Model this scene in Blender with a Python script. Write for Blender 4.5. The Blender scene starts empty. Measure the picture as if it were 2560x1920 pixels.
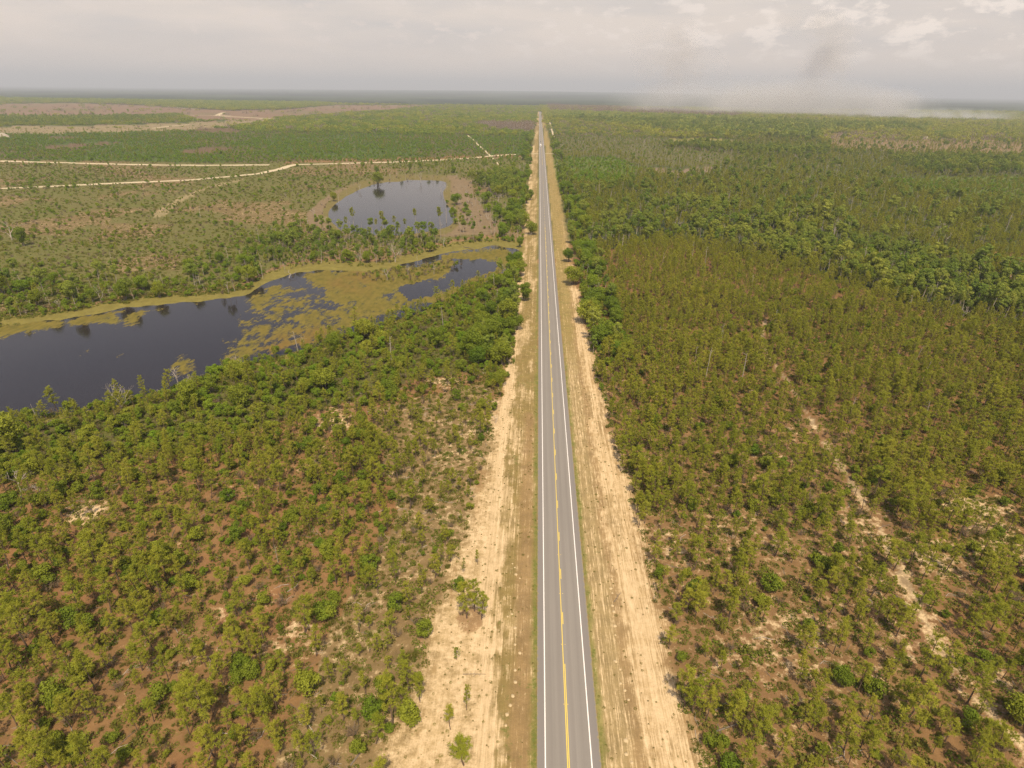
import bpy, math, random
import numpy as np
from mathutils import Matrix, Vector

random.seed(7)
R = np.random.RandomState(11)
scene = bpy.context.scene
COL = scene.collection

# ------------------------------------------------------------------ camera
F = 1469.0                      # focal length in pixels of a 2560 px wide frame
VPX, VPY, ROLL = 1348.0, 228.0, math.radians(0.72)
rv = Vector(((VPX - 1280) / F, (960 - VPY) / F, -1.0)).normalized()      # the road's direction seen in camera axes
hd = Vector((math.cos(ROLL), -math.sin(ROLL), 0.0))                       # the horizon's slope
up = hd.cross(rv); up.normalize()
if up.y < 0: up = -up
xr = rv.cross(up); xr.normalize()
# rows: world axis expressed in camera coordinates
M = np.array([list(xr), list(rv), list(up)])          # world = M @ cam
Mi = M.T


def ray(u, v):
    c = np.array([(u - 1280) / F, (960 - v) / F, -1.0])
    return M @ c


ra, rb = ray(1342, 1920), ray(1504, 1920)
ROADW = 10.2
H = ROADW / (rb[0] / -rb[2] - ra[0] / -ra[2])
CX = -H * ra[0] / -ra[2]
CAM = np.array([CX, 0.0, H])


def unproj(u, v, z=0.0):
    d = ray(u, v)
    if d[2] > -1e-4: d[2] = -1e-4
    k = (H - z) / -d[2]
    return CAM[0] + d[0] * k, d[1] * k


def proj(x, y, z=0.0):
    """world arrays -> source pixels and depth"""
    p = np.stack([x - CAM[0], y - CAM[1], (z - H) + 0 * x], 0)
    c = Mi @ p.reshape(3, -1)
    dep = np.maximum(-c[2], 1.0)
    u = 1280 + F * c[0] / dep
    v = 960 - F * c[1] / dep
    return u.reshape(x.shape), v.reshape(x.shape), (-c[2]).reshape(x.shape)


cam_d = bpy.data.cameras.new("camera")
cam = bpy.data.objects.new("camera", cam_d)
COL.objects.link(cam)
cam_d.sensor_width = 36.0
cam_d.lens = F * 36.0 / 2560.0
cam_d.clip_start = 1.0
cam_d.clip_end = 200000.0
m4 = Matrix.Identity(4)
for i in range(3):
    for j in range(3):
        m4[i][j] = float(M[i][j])
m4.translation = Vector(CAM)
cam.matrix_world = m4
scene.camera = cam

# ------------------------------------------------------------------ light
SUN_EL = math.radians(60)
SH = math.radians(10)                       # shadows run up the road, a little to the left
Ld = Vector((-math.sin(SH) * math.cos(SUN_EL), math.cos(SH) * math.cos(SUN_EL), -math.sin(SUN_EL)))
sd = bpy.data.lights.new("sun", 'SUN')
sd.energy = 4.3
sd.angle = math.radians(0.5)
sd.color = (1.0, 0.835, 0.60)
sun = bpy.data.objects.new("sun", sd)
COL.objects.link(sun)
sun.rotation_euler = Ld.to_track_quat('-Z', 'Y').to_euler()
scene.view_settings.view_transform = 'Standard'
scene.view_settings.look = 'None'
scene.view_settings.exposure = 0.20
scene.view_settings.gamma = 1.0
scene.cycles.volume_bounces = 0
scene.cycles.max_bounces = 5
scene.cycles.diffuse_bounces = 2
scene.cycles.glossy_bounces = 2
scene.cycles.transmission_bounces = 2
scene.cycles.transparent_max_bounces = 4
scene.cycles.caustics_reflective = False
scene.cycles.caustics_refractive = False
scene.cycles.sample_clamp_indirect = 3.0
scene.cycles.use_light_tree = False
scene.cycles.use_denoising = True
scene.cycles.denoising_prefilter = 'NONE'
scene.cycles.denoiser = 'OPENIMAGEDENOISE'


class NT:
    def __init__(s, tree):
        s.t = tree
        for n in list(tree.nodes): tree.nodes.remove(n)

    def n(s, typ, **kw):
        nd = s.t.nodes.new(typ)
        for k, v in kw.items():
            if k == 'ins':
                for a, b in v.items():
                    sk = nd.inputs[a]
                    if isinstance(b, bpy.types.NodeSocket): s.t.links.new(b, sk)
                    else: sk.default_value = b
            else: setattr(nd, k, v)
        return nd

    def link(s, a, b): s.t.links.new(a, b)

    def math(s, op, a, b=0.0, c=None, clamp=False):
        d = {0: a, 1: b}
        if c is not None: d[2] = c
        return s.n('ShaderNodeMath', operation=op, use_clamp=clamp, ins=d).outputs[0]

    def mix(s, f, a, b):
        nd = s.n('ShaderNodeMix', data_type='RGBA')
        for sk, v in ((nd.inputs[0], f), (nd.inputs[6], a), (nd.inputs[7], b)):
            if isinstance(v, bpy.types.NodeSocket): s.t.links.new(v, sk)
            elif isinstance(v, (int, float)): sk.default_value = v
            else: sk.default_value = (*v, 1.0)
        return nd.outputs[2]

    def ramp(s, x, a, b):
        return s.n('ShaderNodeMapRange', ins={0: x, 1: a, 2: b, 3: 0.0, 4: 1.0}).outputs[0]

    def noise(s, vec, scale, det=3.0, rough=0.55):
        return s.n('ShaderNodeTexNoise', ins={'Vector': vec, 'Scale': scale, 'Detail': det, 'Roughness': rough}).outputs[0]

    def scalev(s, vec, v):
        return s.n('ShaderNodeVectorMath', operation='MULTIPLY', ins={0: vec, 1: v}).outputs[0]


# ------------------------------------------------------------------ sky
w = bpy.data.worlds.new("World")
scene.world = w
w.use_nodes = True
w.cycles.sampling_method = 'AUTOMATIC'
n = NT(w.node_tree)
sky = n.n('ShaderNodeTexSky', sky_type='NISHITA', sun_disc=False, sun_elevation=SUN_EL,
          sun_rotation=math.pi - SH, altitude=100.0, air_density=1.0, dust_density=4.0, ozone_density=1.0)
tc = n.n('ShaderNodeTexCoord').outputs['Generated']
sep = n.n('ShaderNodeSeparateXYZ', ins={0: tc})
sx, sz = sep.outputs[0], sep.outputs[2]
v1 = n.scalev(tc, (11.0, 11.0, 27.0))
cl1 = n.noise(v1, 2.2, 5.0, 0.6)
v2 = n.scalev(tc, (4.0, 4.0, 26.0))
cl2 = n.noise(v2, 1.1, 4.0, 0.5)
# fair-weather puffs thicken to the right and upwards; a thin veil covers the rest
right = n.ramp(sx, -0.25, 0.45)
puff_t = n.math('SUBTRACT', 0.565, n.math('MULTIPLY', right, 0.07))
puff = n.math('MULTIPLY', n.math('SUBTRACT', cl1, puff_t), 9.0, clamp=True)
high = n.ramp(sz, 0.015, 0.06)
puff = n.math('MULTIPLY', puff, high)
veil = n.math('MULTIPLY', n.ramp(cl2, 0.35, 0.65), 1.0)
veilc = n.mix(veil, (0.61, 0.555, 0.52), (0.79, 0.675, 0.585))
lowc = n.mix(n.ramp(sz, 0.0, 0.075), (0.87, 0.695, 0.565), veilc)
cloudc = n.mix(right, (0.78, 0.67, 0.60), (1.02, 0.88, 0.77))
nis = n.n('ShaderNodeVectorMath', operation='SCALE', ins={0: sky.outputs[0], 'Scale': 0.12}).outputs[0]
# the hazy deck is thick near the horizon and thins overhead
deck = n.math('SUBTRACT', 1.0, n.math('MULTIPLY', n.ramp(sz, 0.075, 0.34), 0.80))
body = n.mix(n.math('MULTIPLY', puff, 0.8), lowc, cloudc)
full = n.mix(deck, nis, body)
bg = n.n('ShaderNodeBackground', ins={'Color': full, 'Strength': 1.0})
n.link(bg.outputs[0], n.n('ShaderNodeOutputWorld').inputs[0])


# ------------------------------------------------------------------ helpers
def tag(o, label=None, cat=None, group=None, kind=None):
    if label: o['label'] = label
    if cat: o['category'] = cat
    if group: o['group'] = group
    if kind: o['kind'] = kind
    return o


def mesh_obj(name, verts, faces, mats, parent=None, smooth=False, midx=None):
    me = bpy.data.meshes.new(name)
    me.from_pydata([tuple(map(float, v)) for v in verts], [], [tuple(map(int, f)) for f in faces])
    for m in (mats if isinstance(mats, (list, tuple)) else [mats]): me.materials.append(m)
    if midx is not None: me.polygons.foreach_set('material_index', np.asarray(midx, dtype=np.int32))
    if smooth: me.polygons.foreach_set('use_smooth', [True] * len(me.polygons))
    o = bpy.data.objects.new(name, me)
    COL.objects.link(o)
    if parent: o.parent = parent
    return o


def mat(name):
    m = bpy.data.materials.new(name)
    m.use_nodes = True
    return m, NT(m.node_tree)


def out(n, sh):
    n.link(sh, n.n('ShaderNodeOutputMaterial').inputs[0])


def principled(n, col, rough=0.9, spec=0.2, **kw):
    ins = {'Roughness': rough, 'Specular IOR Level': spec}
    p = n.n('ShaderNodeBsdfPrincipled', ins=ins)
    if isinstance(col, bpy.types.NodeSocket): n.link(col, p.inputs['Base Color'])
    else: p.inputs['Base Color'].default_value = (*col, 1)
    for k, v in kw.items():
        if isinstance(v, bpy.types.NodeSocket): n.link(v, p.inputs[k])
        else: p.inputs[k].default_value = v
    return p


# --- numpy value noise
def _h(ix, iy, s):
    a = (ix * 374761393 + iy * 668265263 + s * 362437) & 0x7fffffff
    a = ((a ^ (a >> 13)) * 1274126177) & 0x7fffffff
    a = a ^ (a >> 16)
    return (a & 0xffff) / 65535.0


def vnoise(x, y, s=0):
    ix = np.floor(x).astype(np.int64); iy = np.floor(y).astype(np.int64)
    fx = x - ix; fy = y - iy
    fx = fx * fx * (3 - 2 * fx); fy = fy * fy * (3 - 2 * fy)
    a = _h(ix, iy, s); b = _h(ix + 1, iy, s); c = _h(ix, iy + 1, s); d = _h(ix + 1, iy + 1, s)
    return (a * (1 - fx) + b * fx) * (1 - fy) + (c * (1 - fx) + d * fx) * fy


def fbm(x, y, s=0, o=4):
    r = 0; a = 0.5; t = 0
    for k in range(o):
        r = r + a * vnoise(x, y, s + k * 17); t += a
        x = x * 2.03 + 5.1; y = y * 2.03 + 9.7; a *= 0.5
    return r / t


def inpoly(u, v, poly):
    r = np.zeros(u.shape, bool)
    m = len(poly)
    for i in range(m):
        x1, y1 = poly[i]; x2, y2 = poly[(i + 1) % m]
        if y1 == y2: continue
        c = ((y1 > v) != (y2 > v)) & (u < (x2 - x1) * (v - y1) / (y2 - y1) + x1)
        r ^= c
    return r


K = 2560.0 / 2212.0


def PV(*pts): return [(a * K, b * K) for a, b in pts]


def C(pts, x0, y0, s): return [(x0 + a * s, y0 + b * s) for a, b in pts]


def polydist(x, y, pts):
    d = np.full(x.shape, 1e9)
    for (x1, y1), (x2, y2) in zip(pts[:-1], pts[1:]):
        dx, dy = x2 - x1, y2 - y1
        t = np.clip(((x - x1) * dx + (y - y1) * dy) / (dx * dx + dy * dy + 1e-9), 0, 1)
        d = np.minimum(d, np.hypot(x - x1 - t * dx, y - y1 - t * dy))
    return d


# ------------------------------------------------------------------ the plan of the land (areas measured on the ground plane)
POND = PV((-300, 740), (-100, 716), (60, 700), (150, 690), (260, 668), (380, 655), (470, 650), (540, 640), (575, 610), (640, 592), (700, 583),
          (790, 590), (850, 580), (900, 565), (960, 548), (1030, 538), (1080, 534), (1120, 540), (1125, 556), (1100, 580),
          (1060, 600), (1010, 620), (960, 650), (880, 680), (800, 705), (720, 730), (640, 755), (560, 775), (470, 795), (400, 830),
          (300, 858), (200, 880), (90, 897), (0, 907), (-300, 950))
LAKE = C([(335, 905), (400, 850), (480, 800), (560, 760), (640, 735), (760, 712), (880, 702), (1000, 700), (1130, 705), (1165, 718),
          (1105, 770), (1110, 800), (1150, 870), (1200, 930), (1190, 985), (1100, 1025), (900, 1050), (600, 1060), (430, 1030), (350, 960)],
         700, 200, .3617)
LAKEBANK = C([(180, 1015), (185, 920), (300, 820), (400, 760), (560, 700), (700, 670), (800, 655), (1000, 650), (1200, 662), (1330, 690),
              (1330, 780), (1400, 880), (1500, 960), (1560, 1060), (1300, 1080), (1000, 1090), (600, 1080), (300, 1030)], 700, 200, .3617)
POOLB = PV((1385, 364), (1460, 368), (1545, 360), (1545, 371), (1480, 379), (1390, 377))

TRACK = [unproj(a * K, b * K) for a, b in ((2330, 1760), (2180, 1590), (2060, 1450), (1960, 1270), (1890, 1120), (1850, 1060), (1800, 980),
                                           (1765, 930), (1735, 880), (1700, 820), (1660, 770), (1645, 720), (1655, 690))]
FAINT = [unproj(a * K, b * K) for a, b in ((338, 468), (375, 440), (420, 415), (480, 398), (520, 388))]
ROADS = {
    'sand_road': (11.0, [(-150, 410), (0, 407), (100, 403), (200, 398), (320, 393), (420, 388), (500, 381), (560, 375), (600, 366), (637, 355.5),
                         (700, 354), (760, 352.5), (850, 350), (940, 346), (1020, 341), (1060, 337), (1100, 334), (1163, 332)]),
    'forest_road': (13.0, [(-150, 345), (0, 348), (100, 350.5), (250, 354.5), (350, 356.5), (460, 357), (582, 356)]),
    'firebreak': (3.0, [(1010, 292), (1022, 302), (1034, 314), (1048, 326), (1060, 337), (1078, 356)]),
    'side_track': (4.5, [(1187, 262), (1192, 280), (1197, 296)]),
    'side_road': (6.0, [(1176, 332), (1196, 332)]),
    'hill_road': (22.0, [(484, 243), (468, 249.5), (500, 252), (560, 255), (600, 258)]),
    'slope_road': (14.0, [(330, 227.5), (380, 232), (430, 236)]),
    'field_track': (14.0, [(240, 252), (300, 249), (380, 248.5), (500, 249.5)]),
    'meadow_track': (9.0, [(330, 277), (370, 272), (410, 269)]),
}
ROADW_PTS = {k: (wd, [unproj(a * K, b * K) for a, b in pts]) for k, (wd, pts) in ROADS.items()}


def verge_w_left(y):      # width of the bare sand beyond the left grass verge
    return np.interp(y, [40, 60, 75, 90, 110, 130, 150, 170, 200, 260, 400], [17, 16, 14, 11.5, 8.5, 6.5, 5, 4.5, 3.0, 1.5, 1.0])


def verge_w_right(y):     # outer edge of the right-hand sand strip, from the road's edge
    return np.interp(y, [40, 60, 75, 95, 115, 140, 170, 200, 260, 330, 500, 3000], [16.5, 15.2, 15.2, 14.8, 14.3, 13.3, 12.3, 11.8, 11.0, 9.0, 11, 12])


# zones: name, polygon
Z = {
    'shore_near': PV((-200, 925), (60, 885), (240, 848), (400, 800), (560, 760), (700, 725), (860, 678), (960, 640), (1040, 600), (1110, 560), (1165, 540), (1170, 640), (1110, 730), (1085, 800),
                     (900, 815), (700, 880), (500, 945), (300, 985), (-200, 1080)),
    'left_open': PV((800, 880), (1080, 820), (1060, 1000), (960, 1350), (840, 1750), (560, 1750), (700, 1400), (860, 1100)),
    'left_mid': PV((-300, 340), (640, 352), (1158, 338), (1158, 640), (540, 660), (-300, 760)),
    'shore_far': PV((-300, 610), (60, 600), (200, 600), (300, 620), (420, 585), (500, 560), (560, 520), (640, 495), (700, 500), (800, 520), (1000, 530), (1080, 500), (1130, 470), (1160, 470),
                    (1160, 540), (1100, 528), (1000, 530), (930, 545), (850, 565), (740, 580), (620, 588), (560, 620), (500, 638), (400, 645), (260, 662), (150, 682), (-300, 715)),
    'shore_far2': PV((540, 560), (600, 500), (660, 492), (760, 500), (940, 505), (960, 530), (850, 562), (740, 578), (620, 588)),
    'lake_grove': PV((1015, 396), (1080, 385), (1150, 360), (1157, 430), (1070, 425)),
    'deadwood': PV((985, 440), (1090, 430), (1148, 430), (1150, 490), (1080, 510), (960, 505)),
    'left_green': PV((-300, 293), (60, 290), (300, 285), (500, 275), (620, 258), (850, 240), (1155, 231), (1159, 333), (1000, 338), (640, 348), (540, 353), (-300, 341)),
    'left_green2': PV((700, 360), (860, 356), (1155, 340), (1155, 375), (1000, 380), (850, 372), (700, 375)),
    'red1': PV((90, 322), (100, 315), (180, 311), (260, 306), (240, 312), (160, 320), (110, 325)),
    'red2': PV((390, 330), (400, 322), (480, 318), (500, 324), (440, 334)),
    'red3': PV((360, 280), (450, 277), (540, 282), (500, 288), (420, 284)),
    'red4': PV((110, 295), (170, 295), (160, 300), (120, 301)),
    'left_tan': PV((-300, 278), (60, 272), (250, 270), (450, 263), (560, 257), (620, 257), (500, 275), (300, 285), (60, 290), (-300, 295)),
    'left_strip': PV((-300, 252), (0, 252), (150, 254), (330, 252), (385, 247), (400, 253), (330, 262), (150, 270), (-300, 274)),
    'clearcut': PV((-300, 221), (0, 224), (150, 222), (300, 227), (380, 233), (500, 239), (620, 236), (720, 227), (960, 226), (850, 238), (640, 252), (560, 258), (440, 262), (380, 248), (150, 254), (-300, 252)),
    'dark_far': PV((-300, 200), (0, 206), (300, 208), (620, 213), (720, 226), (620, 236), (500, 239), (380, 233), (300, 227), (150, 222), (-300, 221)),
    'burnt_left': PV((1030, 268), (1150, 268), (1150, 284), (1070, 281)),
    'right_dense': PV((1235, 580), (1300, 540), (1450, 510), (1620, 540), (1800, 590), (1950, 640), (2500, 760), (2500, 1200), (2212, 1100), (1900, 960), (1640, 860), (1500, 900), (1370, 900), (1300, 740)),
    'hardwood': PV((1260, 520), (1330, 470), (1450, 440), (1580, 455), (1750, 480), (1900, 525), (2212, 610), (2500, 680), (2500, 780), (2212, 700), (2060, 680), (1950, 650), (1800, 605), (1620, 552), (1450, 520), (1320, 540)),
    'right_bright': PV((1200, 343), (1330, 340), (1400, 372), (1330, 400), (1200, 400)),
    'right_bright2': PV((1900, 385), (2400, 380), (2400, 460), (2100, 440), (1950, 420)),
    'right_sparse': PV((1200, 262), (1330, 275), (1420, 295), (1500, 315), (1620, 335), (1540, 360), (1400, 360), (1330, 338), (1198, 336)),
    'meadow': PV((1440, 298), (1560, 300), (1610, 308), (1560, 312), (1460, 306)),
    'meadow2': PV((1560, 268), (1600, 267), (1640, 269), (1600, 271)),
    'right_treebelt': PV((1430, 318), (1480, 316), (1620, 322), (1790, 325), (1780, 340), (1640, 338), (1500, 326)),
    'right_forest': PV((1190, 243), (1400, 250), (1500, 254), (1760, 268), (2000, 276), (2000, 284), (1790, 283), (1765, 306), (1620, 302), (1480, 296), (1400, 278), (1330, 270), (1190, 260)),
    'right_tan': PV((1765, 286), (1950, 293), (2212, 305), (2500, 312), (2500, 345), (2100, 333), (1800, 320)),
    'right_clump': PV((1910, 345), (2050, 343), (2250, 352), (2250, 385), (2000, 378), (1930, 362)),
    'burnt': PV((1180, 222), (1350, 233), (1480, 240), (1620, 250), (1560, 256), (1400, 250), (1190, 242)),
}


ISLE = PV((760, 592), (830, 578), (900, 572), (985, 560), (1000, 572), (950, 590), (900, 606), (840, 612), (790, 604))


def warp(x, y, u, v):
    d = np.maximum(y, 40)
    k = 10.0 / d ** 0.75
    a = (fbm(x * k + 3, y * k * .6, 5, 3) - .5) * 60
    b = (fbm(x * k + 40, y * k * .6 + 9, 8, 3) - .5) * 30 * np.clip(300 / d, .08, 1)
    return u + a * np.clip(300 / d, .3, 1), v + b


def blobs(x, y, sc, s=0): return fbm(x / sc, y / sc, s, 4)


# ------------------------------------------------------------------ ground sheet
dys = np.concatenate([np.arange(1900, 60, -5.5), np.arange(60, 26, -2.0), np.arange(26, 4.6, -0.7)])
Ds = H * F / (dys * math.cos(math.asin(-(M @ np.array([0, 0, -1.]))[2])) ** 2) - H * math.tan(math.asin(-(M @ np.array([0, 0, -1.]))[2]))
Ds = np.concatenate([[-900, -400, -150, -50, 0, 15, 28], Ds[Ds > 36], [48000.0]])
ts = np.concatenate([np.linspace(-2.2, -1.02, 30), np.arange(-1.0, 1.0, 0.0038), np.linspace(1.02, 2.2, 30)])
ny, nx = len(Ds), len(ts)
GY = np.repeat(Ds[:, None], nx, 1)
wd = np.maximum(Ds * 0.894 + H * 0.448, 90)
wd[:5] = 400
GX = CX + wd[:, None] * (ts[None, :] - 0.045)
u, v, dep = proj(GX, GY)
wu, wv = warp(GX, GY, u, v)
ok = dep > 20


def zmask(name): return inpoly(wu, wv, Z[name]) & ok


def blur(a, k=1):
    for _ in range(k):
        a = (a + np.roll(a, 1, 0) + np.roll(a, -1, 0)) / 3
        a = (a + np.roll(a, 1, 1) + np.roll(a, -1, 1)) / 3
    return a


su = u + (fbm(GX / 6, GY / 6, 3, 3) - .5) * 26 * np.clip(150 / np.maximum(GY, 1), .2, 1)
sv = v + (fbm(GX / 7 + 50, GY / 7, 4, 3) - .5) * 18 * np.clip(150 / np.maximum(GY, 1), .2, 1)
pond_m = blur((inpoly(su, sv, POND) & ok).astype(float), 2)
lake_m = blur((inpoly(su, sv, LAKE) & ok).astype(float), 2)


def hump(x, y):
    az = x / np.maximum(y, 1.0)
    return 95.0 * np.exp(-(az / 0.42) ** 2) * np.clip((y - 9000) / 14000, 0, 1)


def undul(x, y):
    a = (fbm(x / 28, y / 28, 21, 3) - .5) * 0.9
    e = np.clip((np.abs(x - 5) - 20) / 20, 0, 1) * np.clip((420 - y) / 150, 0, 1)
    return a * e + hump(x, y)


GZ = undul(GX, GY)
wet = np.maximum(pond_m, lake_m)
bank = np.clip(blur(wet, 8) * 2.2, 0, 1)
GZ = GZ * (1 - bank) - 0.25 * bank - 1.2 * np.clip(wet * 1.6 - .3, 0, 1)

# base colours of the soil and low plants; far left greens include canopy shade
def rgb(*c): return np.array(c)[None, None, :]
BIG = blobs(GX, GY, 45, 2)[..., None]
MID = blobs(GX, GY, 11, 6)[..., None]
col = np.zeros(GX.shape + (3,)) + rgb(.215, .126, .056)
sand = np.clip((blobs(GX, GY, 16, 31) - .49) * 3.2, 0, 1) * .62 + .14
veg = np.full(GX.shape, .30)
red = np.clip((blobs(GX, GY, 14, 12) - .48) * 5, 0, 1)[..., None]
col = col * (1 - red * .6) + rgb(.235, .118, .056) * red * .6


def paint(mask, c, s=None, vg=None, a=1.0):
    global col, sand, veg
    mm = mask.astype(float) * a
    col = col * (1 - mm[..., None]) + rgb(*c) * mm[..., None]
    if s is not None: sand = sand * (1 - mm) + s * mm
    if vg is not None: veg = veg * (1 - mm) + vg * mm


left = GX < 0
yy = GY
paint(zmask('left_open'), (.20, .145, .068), .42, .38, .8)
rn = (~left) & (yy < 230)
openr = rn & (GX < 30 + 0.5 * yy)
paint(openr, (.205, .125, .058), .33, .38, .7)
sand = np.where(rn, np.clip(sand + .07 * (yy < 130), 0, 1), sand)
paint(zmask('right_dense'), (.190, .108, .048), .08, .42)
paint(zmask('shore_near'), (.10, .085, .035), .08, .6)
paint(zmask('left_mid'), (.132, .114, .044), .28, .58)
ms = np.clip((blobs(GX, GY, 60, 77) - .45) * 4, 0, 1)
paint(zmask('left_mid') & (ms > .75), (.155, .112, .050), .38, .42)
paint(zmask('left_mid') & (ms < .12), (.125, .112, .040), .20, .62)
beyondR = (~left) & (yy > 400 + (BIG[..., 0] - .5) * 300)
paint(beyondR, (.068, .082, .024), .03, .55)
paint(left & (yy > 1300), (.052, .080, .018), .02, .6)  # green darkened: canopy shade painted into the ground colour
paint(zmask('left_green'), (.052, .088, .016), .03, .6)  # darker than bare ground, with the shade of a closed canopy painted in
paint(zmask('left_green') & (blobs(GX, GY, 130, 3) > .58), (.095, .085, .034), .20, .5)
for k in ('red1', 'red2', 'red3', 'red4'): paint(zmask(k), (.130, .090, .052), .03, .1)
paint(zmask('left_tan'), (.22, .175, .095), .35, .3)
paint(zmask('left_strip'), (.050, .080, .030), 0, .8)
far = yy > 4200
paint(far, (.040, .055, .030), 0, .2)
fb = blobs(GX, GY, 900, 9)
paint(far & (fb > .55), (.060, .078, .040), 0, .2)
paint(far & (fb < .42), (.025, .036, .024), 0, .1)
paint(zmask('dark_far'), (.032, .050, .020), 0, .4)
paint(zmask('clearcut'), (.195, .130, .082), .24, .14)
paint(zmask('clearcut') & (blobs(GX, GY, 260, 5) > .55), (.165, .130, .070), .3, .4)
paint(zmask('burnt_left'), (.10, .065, .05), 0, .1)
paint(zmask('burnt'), (.085, .058, .050), .02, .1)
paint(zmask('right_sparse'), (.105, .100, .036), .10, .5)
paint(zmask('right_bright'), (.075, .125, .028), 0, .8)
paint(zmask('right_bright2'), (.085, .130, .030), 0, .8)
paint(zmask('meadow'), (.215, .190, .058), .02, .3)
paint(zmask('meadow2'), (.24, .20, .07), .02, .3)
paint(zmask('right_tan'), (.205, .145, .070), .25, .4)
paint(zmask('hardwood'), (.045, .060, .022), 0, .3)
paint(inpoly(wu, wv, POOLB) & ok, (.20, .15, .10), .2, .1)
lb = inpoly(su, sv, LAKEBANK) & ok
paint(lb, (.190, .140, .082), .05, .30)
lb2 = blur((inpoly(su, sv, LAKE) & ok).astype(float), 14) > .10
paint(lb2 & lb, (.160, .128, .050), .03, .50)
pb = (blur(pond_m, 12) > .06)
paint(pb & (v > 500 * K), (.175, .150, .040), 0, .3)
pbf = (blur(pond_m, 12) > .03) & ~pb
paint(pbf & zmask('left_mid'), (.23, .135, .075), .1, .2)
# tracks
dt = polydist(GX, GY, TRACK) + (fbm(GX / 5, GY / 5, 71, 3) - .5) * 3.0
paint((dt < .8) & (blobs(GX, GY, 7, 301) > .33), (.34, .27, .17), .62, .18, .6)
paint((dt > 2.2) & (dt < 5.5) & (blobs(GX, GY, 9, 302) > .48), (.20, .12, .06), .15, .25, .6)
df = polydist(GX, GY, FAINT) + (fbm(GX / 9, GY / 9, 72, 3) - .5) * 9
paint(df < 4.0, (.30, .24, .13), .5, .3, .6)

# road corridor
e1 = (fbm(GX / 7, GY / 7, 41, 4) - .5) * 7
e1b = (fbm(GX / 25, GY / 25, 42, 3) - .5) * 6
streak = np.zeros(GX.shape)
wl = verge_w_left(yy)
gl = np.interp(yy, [40, 60, 90, 140, 200, 300, 3000], [5.5, 6.5, 8.5, 9, 9, 9, 12.5])
Ls = (GX < 0) & (GX > -(gl + wl) + e1 + e1b * .6) & (yy < 3400) & (yy > -300)
di = GX + gl + wl - e1 - e1b * .6
lsa = np.where((GX < 0) & (yy < 3400) & (yy > -300), np.clip(di / 6 + .45, 0, 1), 0) * (GX < 0)
paint(lsa > 0, (.36, .26, .125), .64, .16, lsa)
Ls2 = Ls & (GX > -(gl + 3.2) + e1 * .3)
paint(Ls2, (.42, .31, .16), .78, .12)
streak = np.where(Ls, .25, streak); streak = np.where(Ls2, .8, streak)
cs = np.clip((-GX - gl) * .5 + e1 * .35, 0, 1)
cor = ((yy < 3400) & (yy > -300)).astype(float)
e2 = (fbm(GX / 1.3, GY / 2.6, 43, 4) - .5) * 4.5          # ragged edge, a metre or two
e3 = (fbm(GX / 2.2, GY / 9.0, 44, 4) - .5) * 5.0


def soft(d, w_): return np.clip(d / w_ + .5, 0, 1)


lefts = (GX < 0.1) * cor
Lg = soft(GX + gl + e2 + e3 * .6, 2.6) * lefts
paint(Lg > 0, (.225, .165, .062), .36, .42, Lg)
streak = np.where(Lg > .5, .7, streak)
pat = np.clip((fbm(GX / 2.5, GY / 14, 45, 4) - .50) * 6, 0, 1) * Lg
paint(pat > 0, (.33, .245, .115), .62, .2, pat * .75)
Lbr = soft(GX + 4.6 + e3 * .5, 1.6) * soft(-1.2 - GX + e2 * .25, 1.0) * lefts * (yy < 170)
paint(Lbr > 0, (.262, .172, .082), .26, .3, Lbr * .75)
Lg2 = soft(GX + .95 + e2 * .30, .8) * lefts
paint(Lg2 > 0, (.190, .172, .052), .16, .7, Lg2 * .85)
xr_ = GX - ROADW
wr = verge_w_right(yy)
rights = (xr_ > -.1) * cor
rsa = soft(wr + e1 * .5 + e1b * .6 + e2 * .5 - xr_, 5) * rights
paint(rsa > 0, (.40, .28, .135), .74, .08, rsa)
streak = np.where(rsa > .3, .85, streak)
rg_ = np.clip((fbm(GX / 1.8, GY / 20, 46, 4) - .52) * 6, 0, 1) * rsa * (xr_ > 6)
paint(rg_ > 0, (.25, .18, .085), .35, .25, rg_ * .6)
Rbr = soft(6.9 + e1 * .3 + e2 * .35 - xr_, 1.4) * rights
paint(Rbr > 0, (.265, .18, .086), .30, .24, Rbr * .9)
Rd = soft(5.1 + e1 * .18 + e2 * .35 - xr_, 1.4) * rights
paint(Rd > 0, (.300, .222, .105), .44, .30, Rd)
streak = np.where(Rd > .5, 1.0, streak)
Rg = soft(.95 + e2 * .30 - xr_, .8) * rights
paint(Rg > 0, (.200, .182, .058), .2, .65, Rg * .85)
Rf = soft(6 + e1 * .6 + e2 * .5 + np.clip((yy - 250) / 60, 0, 6) - xr_, 2.5) * rights * np.clip((yy - 200) / 40, 0, 1)
paint(Rf > 0, (.26, .195, .072), .24, .45, Rf * .85)
for (px, py, rad) in ((1172, 1548, 2.6), (1050, 1600, 1.6)):
    ax, ay = unproj(px, py)
    paint(np.hypot(GX - ax, (GY - ay) * .8) + e1 * .25 * 1.4 + (MID[..., 0] - .5) * 3 < rad - .3, (.26, .15, .08), .2, .15, .6)

idx = np.arange(ny * nx).reshape(ny, nx)
quads = np.stack([idx[:-1, :-1], idx[:-1, 1:], idx[1:, 1:], idx[1:, :-1]], -1).reshape(-1, 4)


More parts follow.
